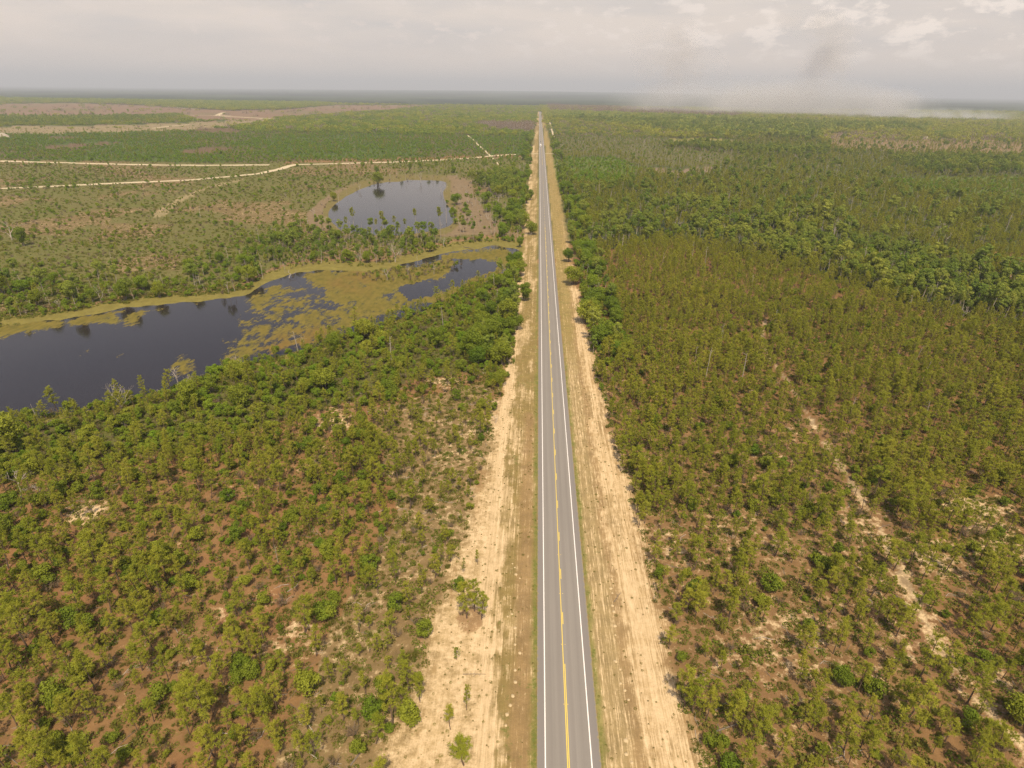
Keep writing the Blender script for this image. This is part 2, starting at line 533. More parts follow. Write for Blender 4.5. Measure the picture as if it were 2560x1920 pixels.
def grid_mesh(name, X, Y, Zc, q, material, attrs):
    used = np.unique(q); remap = np.full(X.size, -1, np.int64); remap[used] = np.arange(len(used))
    co = np.stack([X.ravel()[used], Y.ravel()[used], Zc.ravel()[used]], -1).astype(np.float32)
    qq = remap[q].astype(np.int32)
    me = bpy.data.meshes.new(name)
    me.vertices.add(len(co)); me.vertices.foreach_set('co', co.ravel())
    me.loops.add(qq.size); me.loops.foreach_set('vertex_index', qq.ravel())
    me.polygons.add(len(qq))
    me.polygons.foreach_set('loop_start', np.arange(0, qq.size, 4, dtype=np.int32))
    me.polygons.foreach_set('use_smooth', np.ones(len(qq), bool))
    me.update(calc_edges=True)
    me.materials.append(material)
    for an, arr in attrs.items():
        arr = np.asarray(arr)
        if arr.ndim == 3:
            a = me.attributes.new(an, 'FLOAT_COLOR', 'POINT')
            c4 = np.concatenate([arr.reshape(-1, 3)[used], np.ones((len(used), 1))], 1).astype(np.float32)
            a.data.foreach_set('color', c4.ravel())
        else:
            a = me.attributes.new(an, 'FLOAT', 'POINT')
            a.data.foreach_set('value', arr.ravel()[used].astype(np.float32))
    o = bpy.data.objects.new(name, me)
    COL.objects.link(o)
    return o


gm, n = mat('soil')
pos = n.n('ShaderNodeNewGeometry').outputs['Position']
ac = n.n('ShaderNodeAttribute', attribute_name='soil').outputs['Color']
asd = n.n('ShaderNodeAttribute', attribute_name='sand').outputs['Fac']
avg = n.n('ShaderNodeAttribute', attribute_name='veg').outputs['Fac']
ast = n.n('ShaderNodeAttribute', attribute_name='streak').outputs['Fac']
pst = n.scalev(pos, (2.6, 0.16, 1.0))
n_far = n.noise(n.scalev(pos, (.6, 1.0, 1.0)), .085, 6.0, .80)
n_f = n.math('ADD', n.math('MULTIPLY', n.noise(pos, .55, 7.0, .72), .60), n.math('ADD', n.math('MULTIPLY', n.noise(pos, 3.4, 4.0, .7), .15), n.math('MULTIPLY', n_far, .25)))
n_s = n.noise(pst, 1.5, 6.0, .72)
rut = n.math('SUBTRACT', n.noise(n.scalev(pos, (1.5, .012, 1.0)), 1.0, 4.0, .75), .5)
nn = n.n('ShaderNodeMix', data_type='FLOAT', ins={0: n.math('MULTIPLY', ast, .6), 2: n_f, 3: n_s}).outputs[0]
nn = n.math('ADD', nn, n.math('MULTIPLY', n.math('MULTIPLY', rut, ast), .55))
n_m = n.noise(pos, .22, 3.0, .6)
n_v = n.math('ADD', n.math('MULTIPLY', n.noise(pos, .9, 7.0, .75), .6), n.math('MULTIPLY', n.noise(n.scalev(pos, (.6, 1.0, 1.0)), .11, 6.0, .82), .4))
base = n.n('ShaderNodeVectorMath', operation='SCALE', ins={0: ac, 'Scale': n.math('ADD', .62, n.math('MULTIPLY', n_m, .76))}).outputs[0]
base2 = n.n('ShaderNodeVectorMath', operation='SCALE', ins={0: base, 'Scale': n.math('ADD', .5, nn)}).outputs[0]
thr = n.math('SUBTRACT', .655, n.math('MULTIPLY', asd, .36))
sfac = n.math('MULTIPLY', n.math('SUBTRACT', nn, thr), 9.0, clamp=True)
sandc = n.mix(n.ramp(nn, .38, .66), (.44, .32, .175), (.66, .50, .30))
c1 = n.mix(sfac, base2, sandc)
thv = n.math('SUBTRACT', .66, n.math('MULTIPLY', avg, .30))
vfac = n.math('MULTIPLY', n.math('SUBTRACT', n_v, thv), 12.0, clamp=True)
vegc = n.mix(n.noise(pos, 3.0, 2.0), (.075, .110, .020), (.165, .165, .040))
c2 = n.mix(n.math('MULTIPLY', vfac, .85), c1, vegc)
dk = n.math('MULTIPLY', n.math('SUBTRACT', n.noise(pos, 4.1, 3.0, .7), .66), 8.0, clamp=True)
c3 = n.mix(n.math('MULTIPLY', dk, .55), c2, (.075, .055, .026))
bmp = n.n('ShaderNodeBump', ins={'Strength': .8, 'Distance': .25, 'Height': n.noise(pos, 1.7, 5.0, .7)})
p = principled(n, c3, .95, .08, Normal=bmp.outputs[0])
out(n, p.outputs[0])
ground = grid_mesh('ground', GX, GY, GZ, quads, gm, {'soil': col, 'sand': sand, 'veg': veg, 'streak': streak})
tag(ground, kind='structure')

# ------------------------------------------------------------------ water
wm, n = mat('pond_water')
pos = n.n('ShaderNodeNewGeometry').outputs['Position']
al = n.n('ShaderNodeAttribute', attribute_name='algae').outputs['Fac']
br = n.n('ShaderNodeAttribute', attribute_name='rust').outputs['Fac']
na = n.noise(n.scalev(pos, (.10, .06, .1)), 1.0, 8.0, .72)
nb = n.noise(n.scalev(pos, (.5, .22, .5)), 1.0, 5.0, .65)
aa = n.math('ADD', n.math('MULTIPLY', na, .65), n.math('MULTIPLY', nb, .35))
af = n.math('MULTIPLY', n.math('SUBTRACT', aa, n.math('SUBTRACT', .80, n.math('MULTIPLY', al, .60))), 16.0, clamp=True)
mossc = n.mix(n.ramp(nb, .35, .65), (.092, .092, .017), (.172, .142, .030))
mossc = n.mix(n.math('MULTIPLY', br, n.ramp(na, .3, .6)), mossc, (.19, .095, .035))
bmp = n.n('ShaderNodeBump', ins={'Strength': .12, 'Distance': .05, 'Height': n.noise(pos, 3.0, 3.0, .6)})
wat = principled(n, (.020, .016, .018), .09, .5, Normal=bmp.outputs[0])
wat.inputs['IOR'].default_value = 1.33
mo = principled(n, mossc, .9, .1)
ms_ = n.n('ShaderNodeMixShader', ins={0: af, 1: wat.outputs[0], 2: mo.outputs[0]})
out(n, ms_.outputs[0])

AL = [
    (PV((540, 655), (600, 612), (720, 610), (860, 615), (900, 660), (780, 710), (640, 745), (520, 740), (500, 690)), .50),
    (PV((-300, 700), (0, 693), (150, 690), (260, 672), (250, 690), (160, 700), (60, 712), (0, 728), (-300, 770)), .95),
    (PV((260, 672), (400, 655), (540, 645), (590, 610), (640, 612), (600, 640), (560, 656), (470, 654), (400, 664), (280, 686)), .74),
    (PV((240, 688), (300, 684), (300, 700), (230, 705)), .72),
    (PV((640, 590), (720, 580), (850, 575), (960, 560), (980, 590), (940, 600), (870, 615), (800, 640), (760, 660), (700, 640), (720, 615), (660, 605)), .77),
    (PV((960, 545), (1060, 530), (1130, 540), (1100, 560), (1040, 560), (980, 566), (960, 600), (900, 590)), .77),
    (PV((730, 640), (860, 610), (960, 620), (900, 665), (780, 690), (700, 700), (740, 660)), .66),
    (PV((470, 745), (540, 720), (640, 690), (720, 680), (760, 700), (700, 740), (560, 770), (480, 790)), .62),
    (PV((560, 660), (700, 640), (740, 660), (640, 690), (560, 680)), .56),
    (PV((1040, 560), (1125, 540), (1120, 575), (1060, 585)), .68),
    (PV((900, 655), (960, 628), (1010, 600), (1090, 580), (1110, 590), (1040, 625), (960, 665)), .74),
    (PV((360, 770), (420, 750), (430, 800), (360, 820)), .60),
    (PV((80, 730), (240, 720), (330, 760), (200, 780), (60, 760)), .36),
]
alg = np.zeros(GX.shape) + .20
for pl, a in AL:
    alg = np.where(inpoly(su, sv, pl), np.maximum(a, alg * (a < .2)), alg)
alg = blur(alg, 5)
alg = np.where(inpoly(su, sv, PV((980, 562), (1050, 562), (1080, 570), (1060, 588), (990, 588))) |
               inpoly(su, sv, PV((860, 618), (900, 608), (960, 612), (930, 640), (880, 645))), .1, alg)
rust = blur(inpoly(su, sv, PV((740, 590), (830, 585), (800, 625), (700, 620))).astype(float) +
            inpoly(su, sv, PV((560, 730), (700, 700), (720, 740), (560, 775))).astype(float), 5) * .4 + .16
pq = (blur(pond_m, 4) > .02).ravel()
q1 = quads[pq[quads].any(1)]
pond = grid_mesh('pond_water', GX, GY, GX * 0 - 0.42, q1, wm, {'algae': alg, 'rust': rust})
tag(pond, kind='structure')
lq = (blur(lake_m, 4) > .02).ravel()
q2 = quads[lq[quads].any(1)]
edge = blur((lake_m < .5).astype(float), 5)
lake = grid_mesh('lake_water', GX, GY, GX * 0 - 0.42, q2, wm, {'algae': edge * .12, 'rust': rust * 0})
tag(lake, kind='structure')

# ------------------------------------------------------------------ paved road and markings
am, n = mat('asphalt')
pos = n.n('ShaderNodeNewGeometry').outputs['Position']
a1 = n.noise(pos, 14.0, 3.0, .7)
a2 = n.noise(n.scalev(pos, (1.6, .02, 1)), 1.0, 3.0, .5)
a3 = n.noise(n.scalev(pos, (.3, .05, 1)), 1.0, 3.0, .6)
sxp = n.n('ShaderNodeSeparateXYZ', ins={0: pos}).outputs[0]
tone = n.math('ADD', n.math('MULTIPLY', a1, .26), n.math('ADD', n.math('MULTIPLY', a2, .52), n.math('MULTIPLY', a3, .26)))
acol = n.mix(tone, (.160, .146, .130), (.276, .252, .224))
def bandx(c_, w_):
    q_ = n.math('DIVIDE', n.math('SUBTRACT', sxp, c_), w_)
    return n.math('SUBTRACT', 1.0, n.math('MULTIPLY', q_, q_), clamp=True)


wp = n.math('ADD', n.math('ADD', bandx(2.25, .5), bandx(4.0, .5)), n.math('ADD', bandx(6.0, .5), bandx(7.75, .5)))
crk = n.math('MULTIPLY', n.math('SUBTRACT', n.noise(n.scalev(pos, (.9, .12, 1)), 1.0, 8.0, .8), .60), 6.0, clamp=True)
acol = n.mix(n.math('MULTIPLY', wp, .20), acol, (.135, .118, .108))
acol = n.mix(n.math('MULTIPLY', crk, .30), acol, (.12, .105, .096))
edg = n.math('ADD', n.math('LESS_THAN', sxp, n.math('MULTIPLY', n.ramp(n.noise(pos, 1.3, 5.0, .8), .45, .75), .45)), n.math('GREATER_THAN', sxp, n.math('SUBTRACT', ROADW, n.math('MULTIPLY', n.ramp(n.noise(pos, 1.1, 5.0, .8), .42, .75), .5))), clamp=True)
shl = n.math('LESS_THAN', sxp, 1.25)
shr = n.math('GREATER_THAN', sxp, 8.72)
sh = n.math('ADD', shl, shr, clamp=True)
acol = n.mix(n.math('MULTIPLY', sh, .32), acol, (.150, .132, .135))
acol = n.mix(n.math('MULTIPLY', edg, .8), acol, (.26, .21, .11))
out(n, principled(n, acol, .82, .25).outputs[0])
ya = -500
yr = list(np.arange(-500, 3300, 100.0)) + list(np.arange(3300, 3560, 20.0))


def bend(y): return -0.0011 * max(0.0, y - 3330) ** 2


def strip(name, x0, x1, z, ys, m, kind='structure', zbase=-.02):
    vs, fs = [], []
    for y in ys:
        b = bend(y)
        vs += [(x0 + b, y, z), (x1 + b, y, z), (x0 + b, y, zbase), (x1 + b, y, zbase)]
    for i in range(len(ys) - 1):
        a = 4 * i
        fs += [(a, a + 1, a + 5, a + 4), (a + 2, a, a + 4, a + 6), (a + 1, a + 3, a + 7, a + 5)]
    o = mesh_obj(name, vs, fs, m)
    tag(o, kind=kind)
    return o


RZ = .035
strip('road', 0, ROADW, RZ, yr, am)


def paint_mat(name, c, dirt):
    m, n = mat(name)
    pos = n.n('ShaderNodeNewGeometry').outputs['Position']
    f = n.ramp(n.noise(pos, 3.0, 4.0, .7), .35, .75)
    out(n, principled(n, n.mix(n.math('MULTIPLY', f, .30), c, dirt), .7, .2).outputs[0])
    return m


white = paint_mat('white_line_paint', (.80, .77, .74), (.45, .42, .38))
yellow = paint_mat('yellow_line_paint', (.74, .55, .07), (.46, .36, .17))


def flat(name, quadsxy, z, m):
    vs, fs = [], []
    for (x0, x1, y0, y1) in quadsxy:
        a = len(vs)
        vs += [(x0, y0, z), (x1, y0, z), (x1, y1, z), (x0, y1, z)]
        fs.append((a, a + 1, a + 2, a + 3))
    o = mesh_obj(name, vs, fs, m)
    tag(o, kind='structure')
    return o


flat('white_edge_line', [(1.26, 1.45, -500, 3320)], RZ + .004, white)
o = flat('white_edge_line', [(8.62, 8.81, -500, 3320)], RZ + .004, white)
DASH0 = unproj(1413, 1352.5)[1]; P3 = 12.19
YS = unproj(1420, 1660)[1]
flat('yellow_solid_line', [(4.80, 4.94, -500, 470)], RZ + .004, yellow)
dashes = []
yk = DASH0
while yk < 1100:
    if yk < 880:
        dashes.append((5.06, 5.20, yk, yk + 3.05) if yk < 470 else (4.88, 5.06, yk, yk + 3.05))
    yk += P3
dashes.append((5.06, 5.20, -500, YS))
yk = DASH0 - P3
while yk > YS + 3:
    dashes.append((5.06, 5.20, yk, yk + 3.05)); yk -= P3
dashes.append((4.88, 5.04, 900, 1800))
flat('yellow_dashed_line', dashes, RZ + .004, yellow)

# sandy side roads
dm, n = mat('pale_road_sand')
pos = n.n('ShaderNodeNewGeometry').outputs['Position']
dc = n.mix(n.noise(pos, .25, 4.0, .6), (.42, .34, .215), (.60, .51, .36))
out(n, principled(n, dc, .95, .05).outputs[0])
for k, (wd_, pts) in ROADW_PTS.items():
    P2 = []
    for (x1, y1), (x2, y2) in zip(pts[:-1], pts[1:]):
        L = math.hypot(x2 - x1, y2 - y1); m_ = max(1, int(L / 14))
        for i in range(m_): P2.append((x1 + (x2 - x1) * i / m_, y1 + (y2 - y1) * i / m_))
    P2.append(pts[-1])
    vs, fs = [], []
    for i, (x, y) in enumerate(P2):
        x0, y0 = P2[max(0, i - 2)]; x1, y1 = P2[min(len(P2) - 1, i + 2)]
        L = math.hypot(x1 - x0, y1 - y0) + 1e-6
        nxv, nyv = -(y1 - y0) / L, (x1 - x0) / L
        wj = wd_ * .5 * (random.uniform(.2, 1.5) if wd_ < 5 else random.uniform(.62, 1.2))
        wj2 = wd_ * .5 * random.uniform(.72, 1.2)
        zz = .02 + float(hump(np.array([x]), np.array([y]))[0])
        if k in ('sand_road', 'side_road') : zz = .018
        elif k == 'firebreak': zz = .014
        vs += [(x + nxv * wj, y + nyv * wj, zz), (x - nxv * wj2, y - nyv * wj2, zz)]
        if i: fs.append((2 * i - 2, 2 * i - 1, 2 * i + 1, 2 * i))
    o = mesh_obj(k, vs, fs, dm)
    tag(o, kind='structure')


# ------------------------------------------------------------------ plant materials
def foliage(name, ca, cb, cc, trans=.22):
    m, n = mat(name)
    oi = n.n('ShaderNodeObjectInfo')
    loc = n.n('ShaderNodeVectorMath', operation='MULTIPLY', ins={0: oi.outputs['Location'], 1: (.012, .007, 0)}).outputs[0]
    big = n.noise(loc, 1.6, 2.0, .6)
    ob = n.n('ShaderNodeNewGeometry').outputs['Position']
    fine = n.noise(ob, 1.8, 3.0, .7)
    f1 = n.ramp(n.math('ADD', n.math('MULTIPLY', oi.outputs['Random'], .55), n.math('MULTIPLY', big, .75)), .3, 1.05)
    c = n.mix(f1, ca, cb)
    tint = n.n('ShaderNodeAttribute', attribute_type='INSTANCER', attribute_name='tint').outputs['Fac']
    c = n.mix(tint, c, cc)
    c = n.n('ShaderNodeVectorMath', operation='SCALE', ins={0: c, 'Scale': n.math('ADD', .55, n.math('MULTIPLY', fine, .95))}).outputs[0]
    d = n.n('ShaderNodeBsdfDiffuse', ins={'Color': c})
    t = n.n('ShaderNodeBsdfTranslucent', ins={'Color': c})
    mx = n.n('ShaderNodeMixShader', ins={0: trans, 1: d.outputs[0], 2: t.outputs[0]})
    out(n, mx.outputs[0])
    return m


def bark(name, ca, cb):
    m, n = mat(name)
    tco = n.n('ShaderNodeTexCoord').outputs['Object']
    c = n.mix(n.noise(n.scalev(tco, (1, 1, .35)), 4.0, 3.0, .7), ca, cb)
    out(n, principled(n, c, .95, .05).outputs[0])
    return m


M_pine = foliage('pine_needles', (.240, .275, .029), (.405, .385, .052), (.32, .33, .05), .32)
M_oak = foliage('oak_leaves', (.118, .185, .021), (.305, .320, .040), (.190, .300, .024), .30)
M_hard = foliage('hardwood_leaves', (.160, .235, .040), (.365, .380, .070), (.16, .24, .035), .36)
M_dry = foliage('dry_twigs', (.200, .135, .080), (.250, .180, .110), (.165, .115, .075))
M_low = foliage('low_scrub_leaves', (.150, .150, .030), (.240, .195, .055), (.150, .200, .026), .33)
B_pine = bark('pine_bark', (.105, .070, .050), (.190, .140, .105))
B_oak = bark('oak_bark', (.120, .095, .075), (.240, .205, .165))
B_pale = bark('pale_bark', (.280, .235, .185), (.430, .375, .300))
B_dead = bark('weathered_wood', (.300, .255, .215), (.480, .420, .360))
M_clay = bark('sandy_soil', (.40, .30, .17), (.56, .44, .27))


class Geo:
    def __init__(s): s.v = []; s.f = []

    def tube(s, pts, rad, k=5):
        pts = [Vector(p) for p in pts]
        rings = []
        for i, p in enumerate(pts):
            d = (pts[min(i + 1, len(pts) - 1)] - pts[max(i - 1, 0)])
            if d.length < 1e-6: d = Vector((0, 0, 1))
            d.normalize()
            a = d.cross(Vector((0.3, 0.9, 0.1))); a.normalize(); b = d.cross(a)
            st = len(s.v)
            for j in range(k):
                t = 2 * math.pi * j / k
                s.v.append(p + (a * math.cos(t) + b * math.sin(t)) * rad[i])
            rings.append(st)
        for i in range(len(pts) - 1):
            for j in range(k):
                s.f.append((rings[i] + j, rings[i] + (j + 1) % k, rings[i + 1] + (j + 1) % k, rings[i + 1] + j))

    def leaf(s, c, nrm, size, ln=1.0):
        nrm = nrm.normalized() if nrm.length > 1e-6 else Vector((0, 0, 1))
        a = nrm.cross(Vector((random.gauss(0, 1), random.gauss(0, 1), random.gauss(0, 1))))
        if a.length < 1e-5: a = Vector((1, 0, 0))
        a.normalize(); b = nrm.cross(a)
        st = len(s.v); a *= size * ln; b *= size
        s.v += [c - a * .5 - b * .15, c + b * .5, c + a * .5 + b * .1, c - b * .45]
        s.f.append((st, st + 1, st + 2, st + 3))

    def blade(s, c, d, wdt):
        a = d.cross(Vector((random.gauss(0, 1), random.gauss(0, 1), random.gauss(0, 1))))
        if a.length < 1e-5: a = Vector((1, 0, 0))
        a.normalize(); st = len(s.v)
        s.v += [c - a * wdt * .5, c + a * wdt * .5, c + d]
        s.f.append((st, st + 1, st + 2))

    def mesh(s, name, m):
        me = bpy.data.meshes.new(name)
        me.from_pydata([tuple(x) for x in s.v], [], s.f)
        me.materials.append(m)
        return me


def rdir(up=0.0):
    d = Vector((random.gauss(0, 1), random.gauss(0, 1), random.gauss(0, 1))).normalized()
    d.z += up
    return d.normalized()


def joined(name, parts):
    vs, fs, mi, mats_ = [], [], [], []
    for g, m in parts:
        o = len(vs); vs += g.v; fs += [tuple(i + o for i in f) for f in g.f]
        if m not in mats_: mats_.append(m)
        mi += [mats_.index(m)] * len(g.f)
    me = bpy.data.meshes.new(name)
    me.from_pydata([tuple(x) for x in vs], [], fs)
    for m in mats_: me.materials.append(m)
    me.polygons.foreach_set('material_index', np.array(mi, dtype=np.int32))
    return bpy.data.objects.new(name, me)      # source of copies; not linked to the scene


def make_pine(h, spread, c0=.38, ntuft=5, nb=19, needles=13, nl=.42, nw=.085):
    tr, cr = Geo(), Geo()
    lean = Vector((random.gauss(0, .05), random.gauss(0, .05), 0)) * h
    bx = Vector((random.gauss(0, .02), random.gauss(0, .02), 0)) * h

    def axis(t): return Vector((0, 0, -.3 + t * (h + .3))) + lean * t * t + bx * math.sin(t * math.pi)
    r0 = .011 * h + .03
    tr.tube([axis(t) for t in (0, .2, .4, .6, .8, 1)], [r0 * (1 - .85 * t) for t in (0, .2, .4, .6, .8, 1)], 6)
    off = random.uniform(0, 7)
    for i in range(nb):
        t = c0 + (1 - c0) * (i + random.random() * .8) / nb
        k = (t - c0) / (1 - c0)
        L = spread * (math.sin(min(1, .25 + k * 1.25) * math.pi * .5) * (1.15 - k) + .12) * random.uniform(.6, 1.15)
        az = off + i * 2.4 + random.gauss(0, .4)
        upw = .15 + .55 * k
        d = Vector((math.cos(az), math.sin(az), upw))
        p0 = axis(t); p1 = p0 + d * L * .55 + Vector((0, 0, -.02)); p2 = p0 + d * L + Vector((0, 0, .18 * L))
        tr.tube([p0, p1, p2], [.035, .022, .01], 3)
        for j in range(ntuft):
            s_ = random.uniform(.38, 1.05)
            c = p0.lerp(p2, s_) + Vector((random.gauss(0, .22), random.gauss(0, .22), random.gauss(0, .16))) * (L * .4 + .2)
            for q in range(needles):
                dd = rdir(.25) * nl * random.uniform(.6, 1.2)
                cr.blade(c, dd, nw)
    top = axis(1)
    for q in range(needles * 3): cr.blade(top + Vector((0, 0, random.uniform(-.8, .1))), rdir(.8) * nl, nw)
    # a few dead lower limbs
    for i in range(5):
        t = random.uniform(.15, c0); az = random.uniform(0, 6.3)
        tr.tube([axis(t), axis(t) + Vector((math.cos(az), math.sin(az), .1)) * spread * .45], [.022, .006], 3)
    return tr, cr


def make_broad(h, rad, base, lobes, per, ls, trunk_r=.12, stems=3, top_bias=.2):
    tr, cr = Geo(), Geo()
    cz = (h + base) / 2; hz = (h - base) / 2
    L = []
    for i in range(lobes):
        for _ in range(20):
            p = Vector((random.uniform(-1, 1), random.uniform(-1, 1), random.uniform(-1, 1)))
            if .35 < p.length < .92: break
        lr = random.uniform(.26, .46) * rad
        c = Vector((p.x * (rad - lr * .6), p.y * (rad - lr * .6), cz + p.z * max(.1, hz - lr * .5)))
        L.append((c, lr))
        for j in range(per):
            d = rdir(top_bias)
            rr = lr * random.uniform(.72, 1.08)
            q = c + Vector((d.x * rr, d.y * rr, d.z * rr * .8))
            cr.leaf(q, d + rdir() * .75, ls * random.uniform(.6, 1.3), 1.25)
    for i in range(stems):
        a = random.uniform(0, 6.3)
        b0 = Vector((math.cos(a), math.sin(a), 0)) * trunk_r * (1.2 if stems > 1 else 0)
        mid = Vector((math.cos(a) * rad * .15, math.sin(a) * rad * .15, base + hz * .5))
        tr.tube([b0 + Vector((0, 0, -.3)), b0 * 1.4 + Vector((0, 0, base * .5)), mid], [trunk_r, trunk_r * .85, trunk_r * .6], 5)
        for c, lr in random.sample(L, min(len(L), 5)):
            tr.tube([mid, mid.lerp(c, .6) + rdir() * .15, c], [trunk_r * .5, trunk_r * .3, .02], 4)
    return tr, cr


def make_dead(h, r0, depth=4, spread=.7, upb=.5, lean=.0):
    g = Geo()

    def rec(p, d, L, r, k):
        q = p + d * L * .5 + rdir() * L * .06; e = p + d * L + rdir() * L * .10
        g.tube([p, q, e], [r, r * .82, r * .6], 5 if k > 1 else 3)
        if k <= 0: return
        for i in range(random.choice((2, 3, 3))):
            nd = (d + rdir() * spread + Vector((0, 0, upb * .25))).normalized()
            rec(e if i < 2 else q, nd, L * random.uniform(.55, .8), r * .58, k - 1)
    rec(Vector((0, 0, -.3)), Vector((lean, 0, 1)).normalized(), h * .38, r0, depth)
    return g


def make_snag(h, r0):
    g = Geo()
    l = Vector((random.gauss(0, .04), random.gauss(0, .04), 0)) * h
    pts = [Vector((0, 0, -.3)), Vector((0, 0, h * .35)) + l * .2, Vector((0, 0, h * .7)) + l * .6, Vector((0, 0, h)) + l]
    g.tube(pts, [r0, r0 * .8, r0 * .6, r0 * .3], 6)
    for i in range(6):
        t = random.uniform(.35, .95); p = pts[1].lerp(pts[3], t); a = random.uniform(0, 6.3)
        g.tube([p, p + Vector((math.cos(a), math.sin(a), .4)) * random.uniform(.4, 1.4)], [r0 * .35, .015], 3)
    return g


def make_twigs(rad, hgt, nst=26, m=6):
    tr, cr = Geo(), Geo()
    for i in range(nst):
        a = random.uniform(0, 6.3); r = rad * math.sqrt(random.random()); e = Vector((math.cos(a) * r, math.sin(a) * r, hgt * random.uniform(.5, 1)))
        tr.tube([Vector((e.x * .15, e.y * .15, -.1)), e * .6 + rdir() * .1, e], [.03, .02, .008], 3)
        for j in range(m):
            c = e.lerp(Vector((0, 0, 0)), random.uniform(0, .55))
            cr.blade(c, rdir(.4) * random.uniform(.3, .7), .05)
    return tr, cr


def make_low(rad, hgt, nbl, lf):
    cr = Geo()
    for i in range(nbl):
        a = random.uniform(0, 6.3); r = rad * math.sqrt(random.random())
        c = Vector((math.cos(a) * r, math.sin(a) * r, hgt * random.uniform(.1, .9) * (1.1 - (r / rad) ** 2)))
        if lf: cr.leaf(c, rdir(.7), lf * random.uniform(.6, 1.3), 1.3)
        else: cr.blade(Vector((c.x * .6, c.y * .6, 0)), Vector((c.x, c.y, 0)) * .5 + Vector((0, 0, hgt)) + rdir() * .12, .07)
    return cr


KIND = {}      # kind -> list of (trunk mesh, crown mesh, joined source object, nominal height)


def reg(kind, tr, cr, mt, mc, h, stuffname):
    parts = ([(tr, mt)] if tr else []) + ([(cr, mc)] if cr else [])
    KIND.setdefault(kind, []).append((tr.mesh('trunk', mt) if tr else None, cr.mesh('crown', mc) if cr else None,
                                      joined(stuffname, parts), h))


for i in range(7):
    h = 8.2 + random.uniform(-.8, .8)
    tr, cr = make_pine(h, random.uniform(1.5, 2.0), random.uniform(.34, .48), 8, 22, 14, .42, .062)
    reg('pine', tr, cr, B_pine, M_pine, h, 'pine_source')
for i in range(6):
    h = 3.6 + random.uniform(-.5, .6)
    tr, cr = make_broad(h, random.uniform(1.6, 2.1), .35, random.randint(11, 16), 130, .21, .09, 4)
    reg('oak', tr, cr, B_oak, M_oak, h, 'oak_source')
for i in range(5):
    h = 9.0 + random.uniform(-.8, 1)
    tr, cr = make_broad(h, random.uniform(3.6, 4.6), 1.6, 28, 170, .33, .30, 3)
    reg('bigoak', tr, cr, B_oak, M_oak, h, 'big_oak_source')
for i in range(6):
    h = 13 + random.uniform(-1.5, 1.5)
    tr, cr = make_broad(h, random.uniform(2.0, 2.8), h * .42, 16, 110, .34, .16, 1, .3)
    reg('hard', tr, cr, B_pale, M_hard, h, 'hardwood_source')
for i in range(5):
    h = random.uniform(6, 8)
    reg('dead', make_dead(h, .16, 4, .75), None, B_dead, None, h, 'dead_source')
for i in range(4):
    h = random.uniform(7, 10)
    reg('snag', make_snag(h, .13), None, B_dead, None, h, 'snag_source')
for i in range(4):
    tr, cr = make_twigs(1.3, 2.0)
    reg('dry', tr, cr, B_oak, M_dry, 2.0, 'dry_source')
for i in range(3):
    reg('low', None, make_low(.75, .7, 75, .20), None, M_low, .7, 'low_source')
for i in range(2):
    reg('low', None, make_low(.55, .55, 60, 0), None, M_low, .55, 'low_source')
for i in range(4):
    h = 19 + random.uniform(-2, 2)
    tr, cr = make_pine(h, 2.4, .74, 7, 20, 14, .7, .16)
    reg('tallpine', tr, cr, B_pale, M_pine, h, 'tall_pine_source')
for i in range(5):
    g = Geo(); L_ = random.uniform(1.8, 4.2); q0 = Vector((-L_ / 2, 0, .06)); q1 = Vector((0, random.gauss(0, .25), .10)); q2 = Vector((L_ / 2, random.gauss(0, .3), .05))
    g.tube([q0, q1, q2], [.055, .045, .02], 4)
    for j in range(5):
        b_ = q0.lerp(q2, random.uniform(.2, .9)); g.tube([b_, b_ + Vector((random.uniform(.2, .8), random.gauss(0, .5), random.uniform(.02, .3)))], [.022, .008], 3)
    reg('branch', g, None, (B_dead if i % 2 else B_oak), None, .2, 'branch_source')
# distant groups of trees (one source carries several crowns)
for kk, mm, bb in (('fpine', M_pine, B_pine), ('foak', M_oak, B_oak), ('fhard', M_hard, B_pale), ('fdry', M_dry, B_dead)):
    for i in range(3):
        tr, cr = Geo(), Geo()
        for j in range(9):
            cx_, cy_ = random.uniform(-8, 8), random.uniform(-8, 8)
            hh = random.uniform(5.0, 9.5) * (1.25 if kk == 'fhard' else 1) * (.62 if kk == 'foak' else 1)
            rr = random.uniform(1.5, 2.8)
            tr.tube([(cx_, cy_, -.5), (cx_ + random.gauss(0, .3), cy_, hh * .8)], [.14, .08], 3)
            if kk == 'fdry':
                for q in range(14): tr.tube([(cx_, cy_, hh * random.uniform(.4, .8)), Vector((cx_, cy_, hh * .75)) + rdir(.4) * rr * .8], [.07, .03], 3)
            for q in range(34 if kk != 'fdry' else 10):
                d = rdir(.25)
                cr.leaf(Vector((cx_ + d.x * rr * .8, cy_ + d.y * rr * .8, hh * .66 + d.z * hh * .34)), d + rdir() * .6, random.uniform(.8, 1.5))
        reg(kk, tr, cr, bb, mm, 8, kk + '_source')

# ------------------------------------------------------------------ scatter
cosp = math.cos(math.asin(-(M @ np.array([0, 0, -1.]))[2]))


def candidates(y0, y1, s, hw=1.02):
    n_ = []
    y = y0
    rows_y, rows_x = [], []
    ysr = np.arange(y0, y1, s)
    for yv in ysr:
        wv_ = hw * max(yv * .894 + H * .448, 80)
        xs = np.arange(CX - wv_ - .045 * wv_, CX + wv_ - .045 * wv_, s)
        rows_x.append(xs + R.uniform(-.48, .48, len(xs)) * s)
        rows_y.append(np.full(len(xs), yv) + R.uniform(-.48, .48, len(xs)) * s)
    return np.concatenate(rows_x), np.concatenate(rows_y)


ALLROADS = [(wd_ * .5, pts) for wd_, pts in ROADW_PTS.values()]
KN = ['pine', 'oak', 'bigoak', 'hard', 'dead', 'snag', 'dry', 'low']


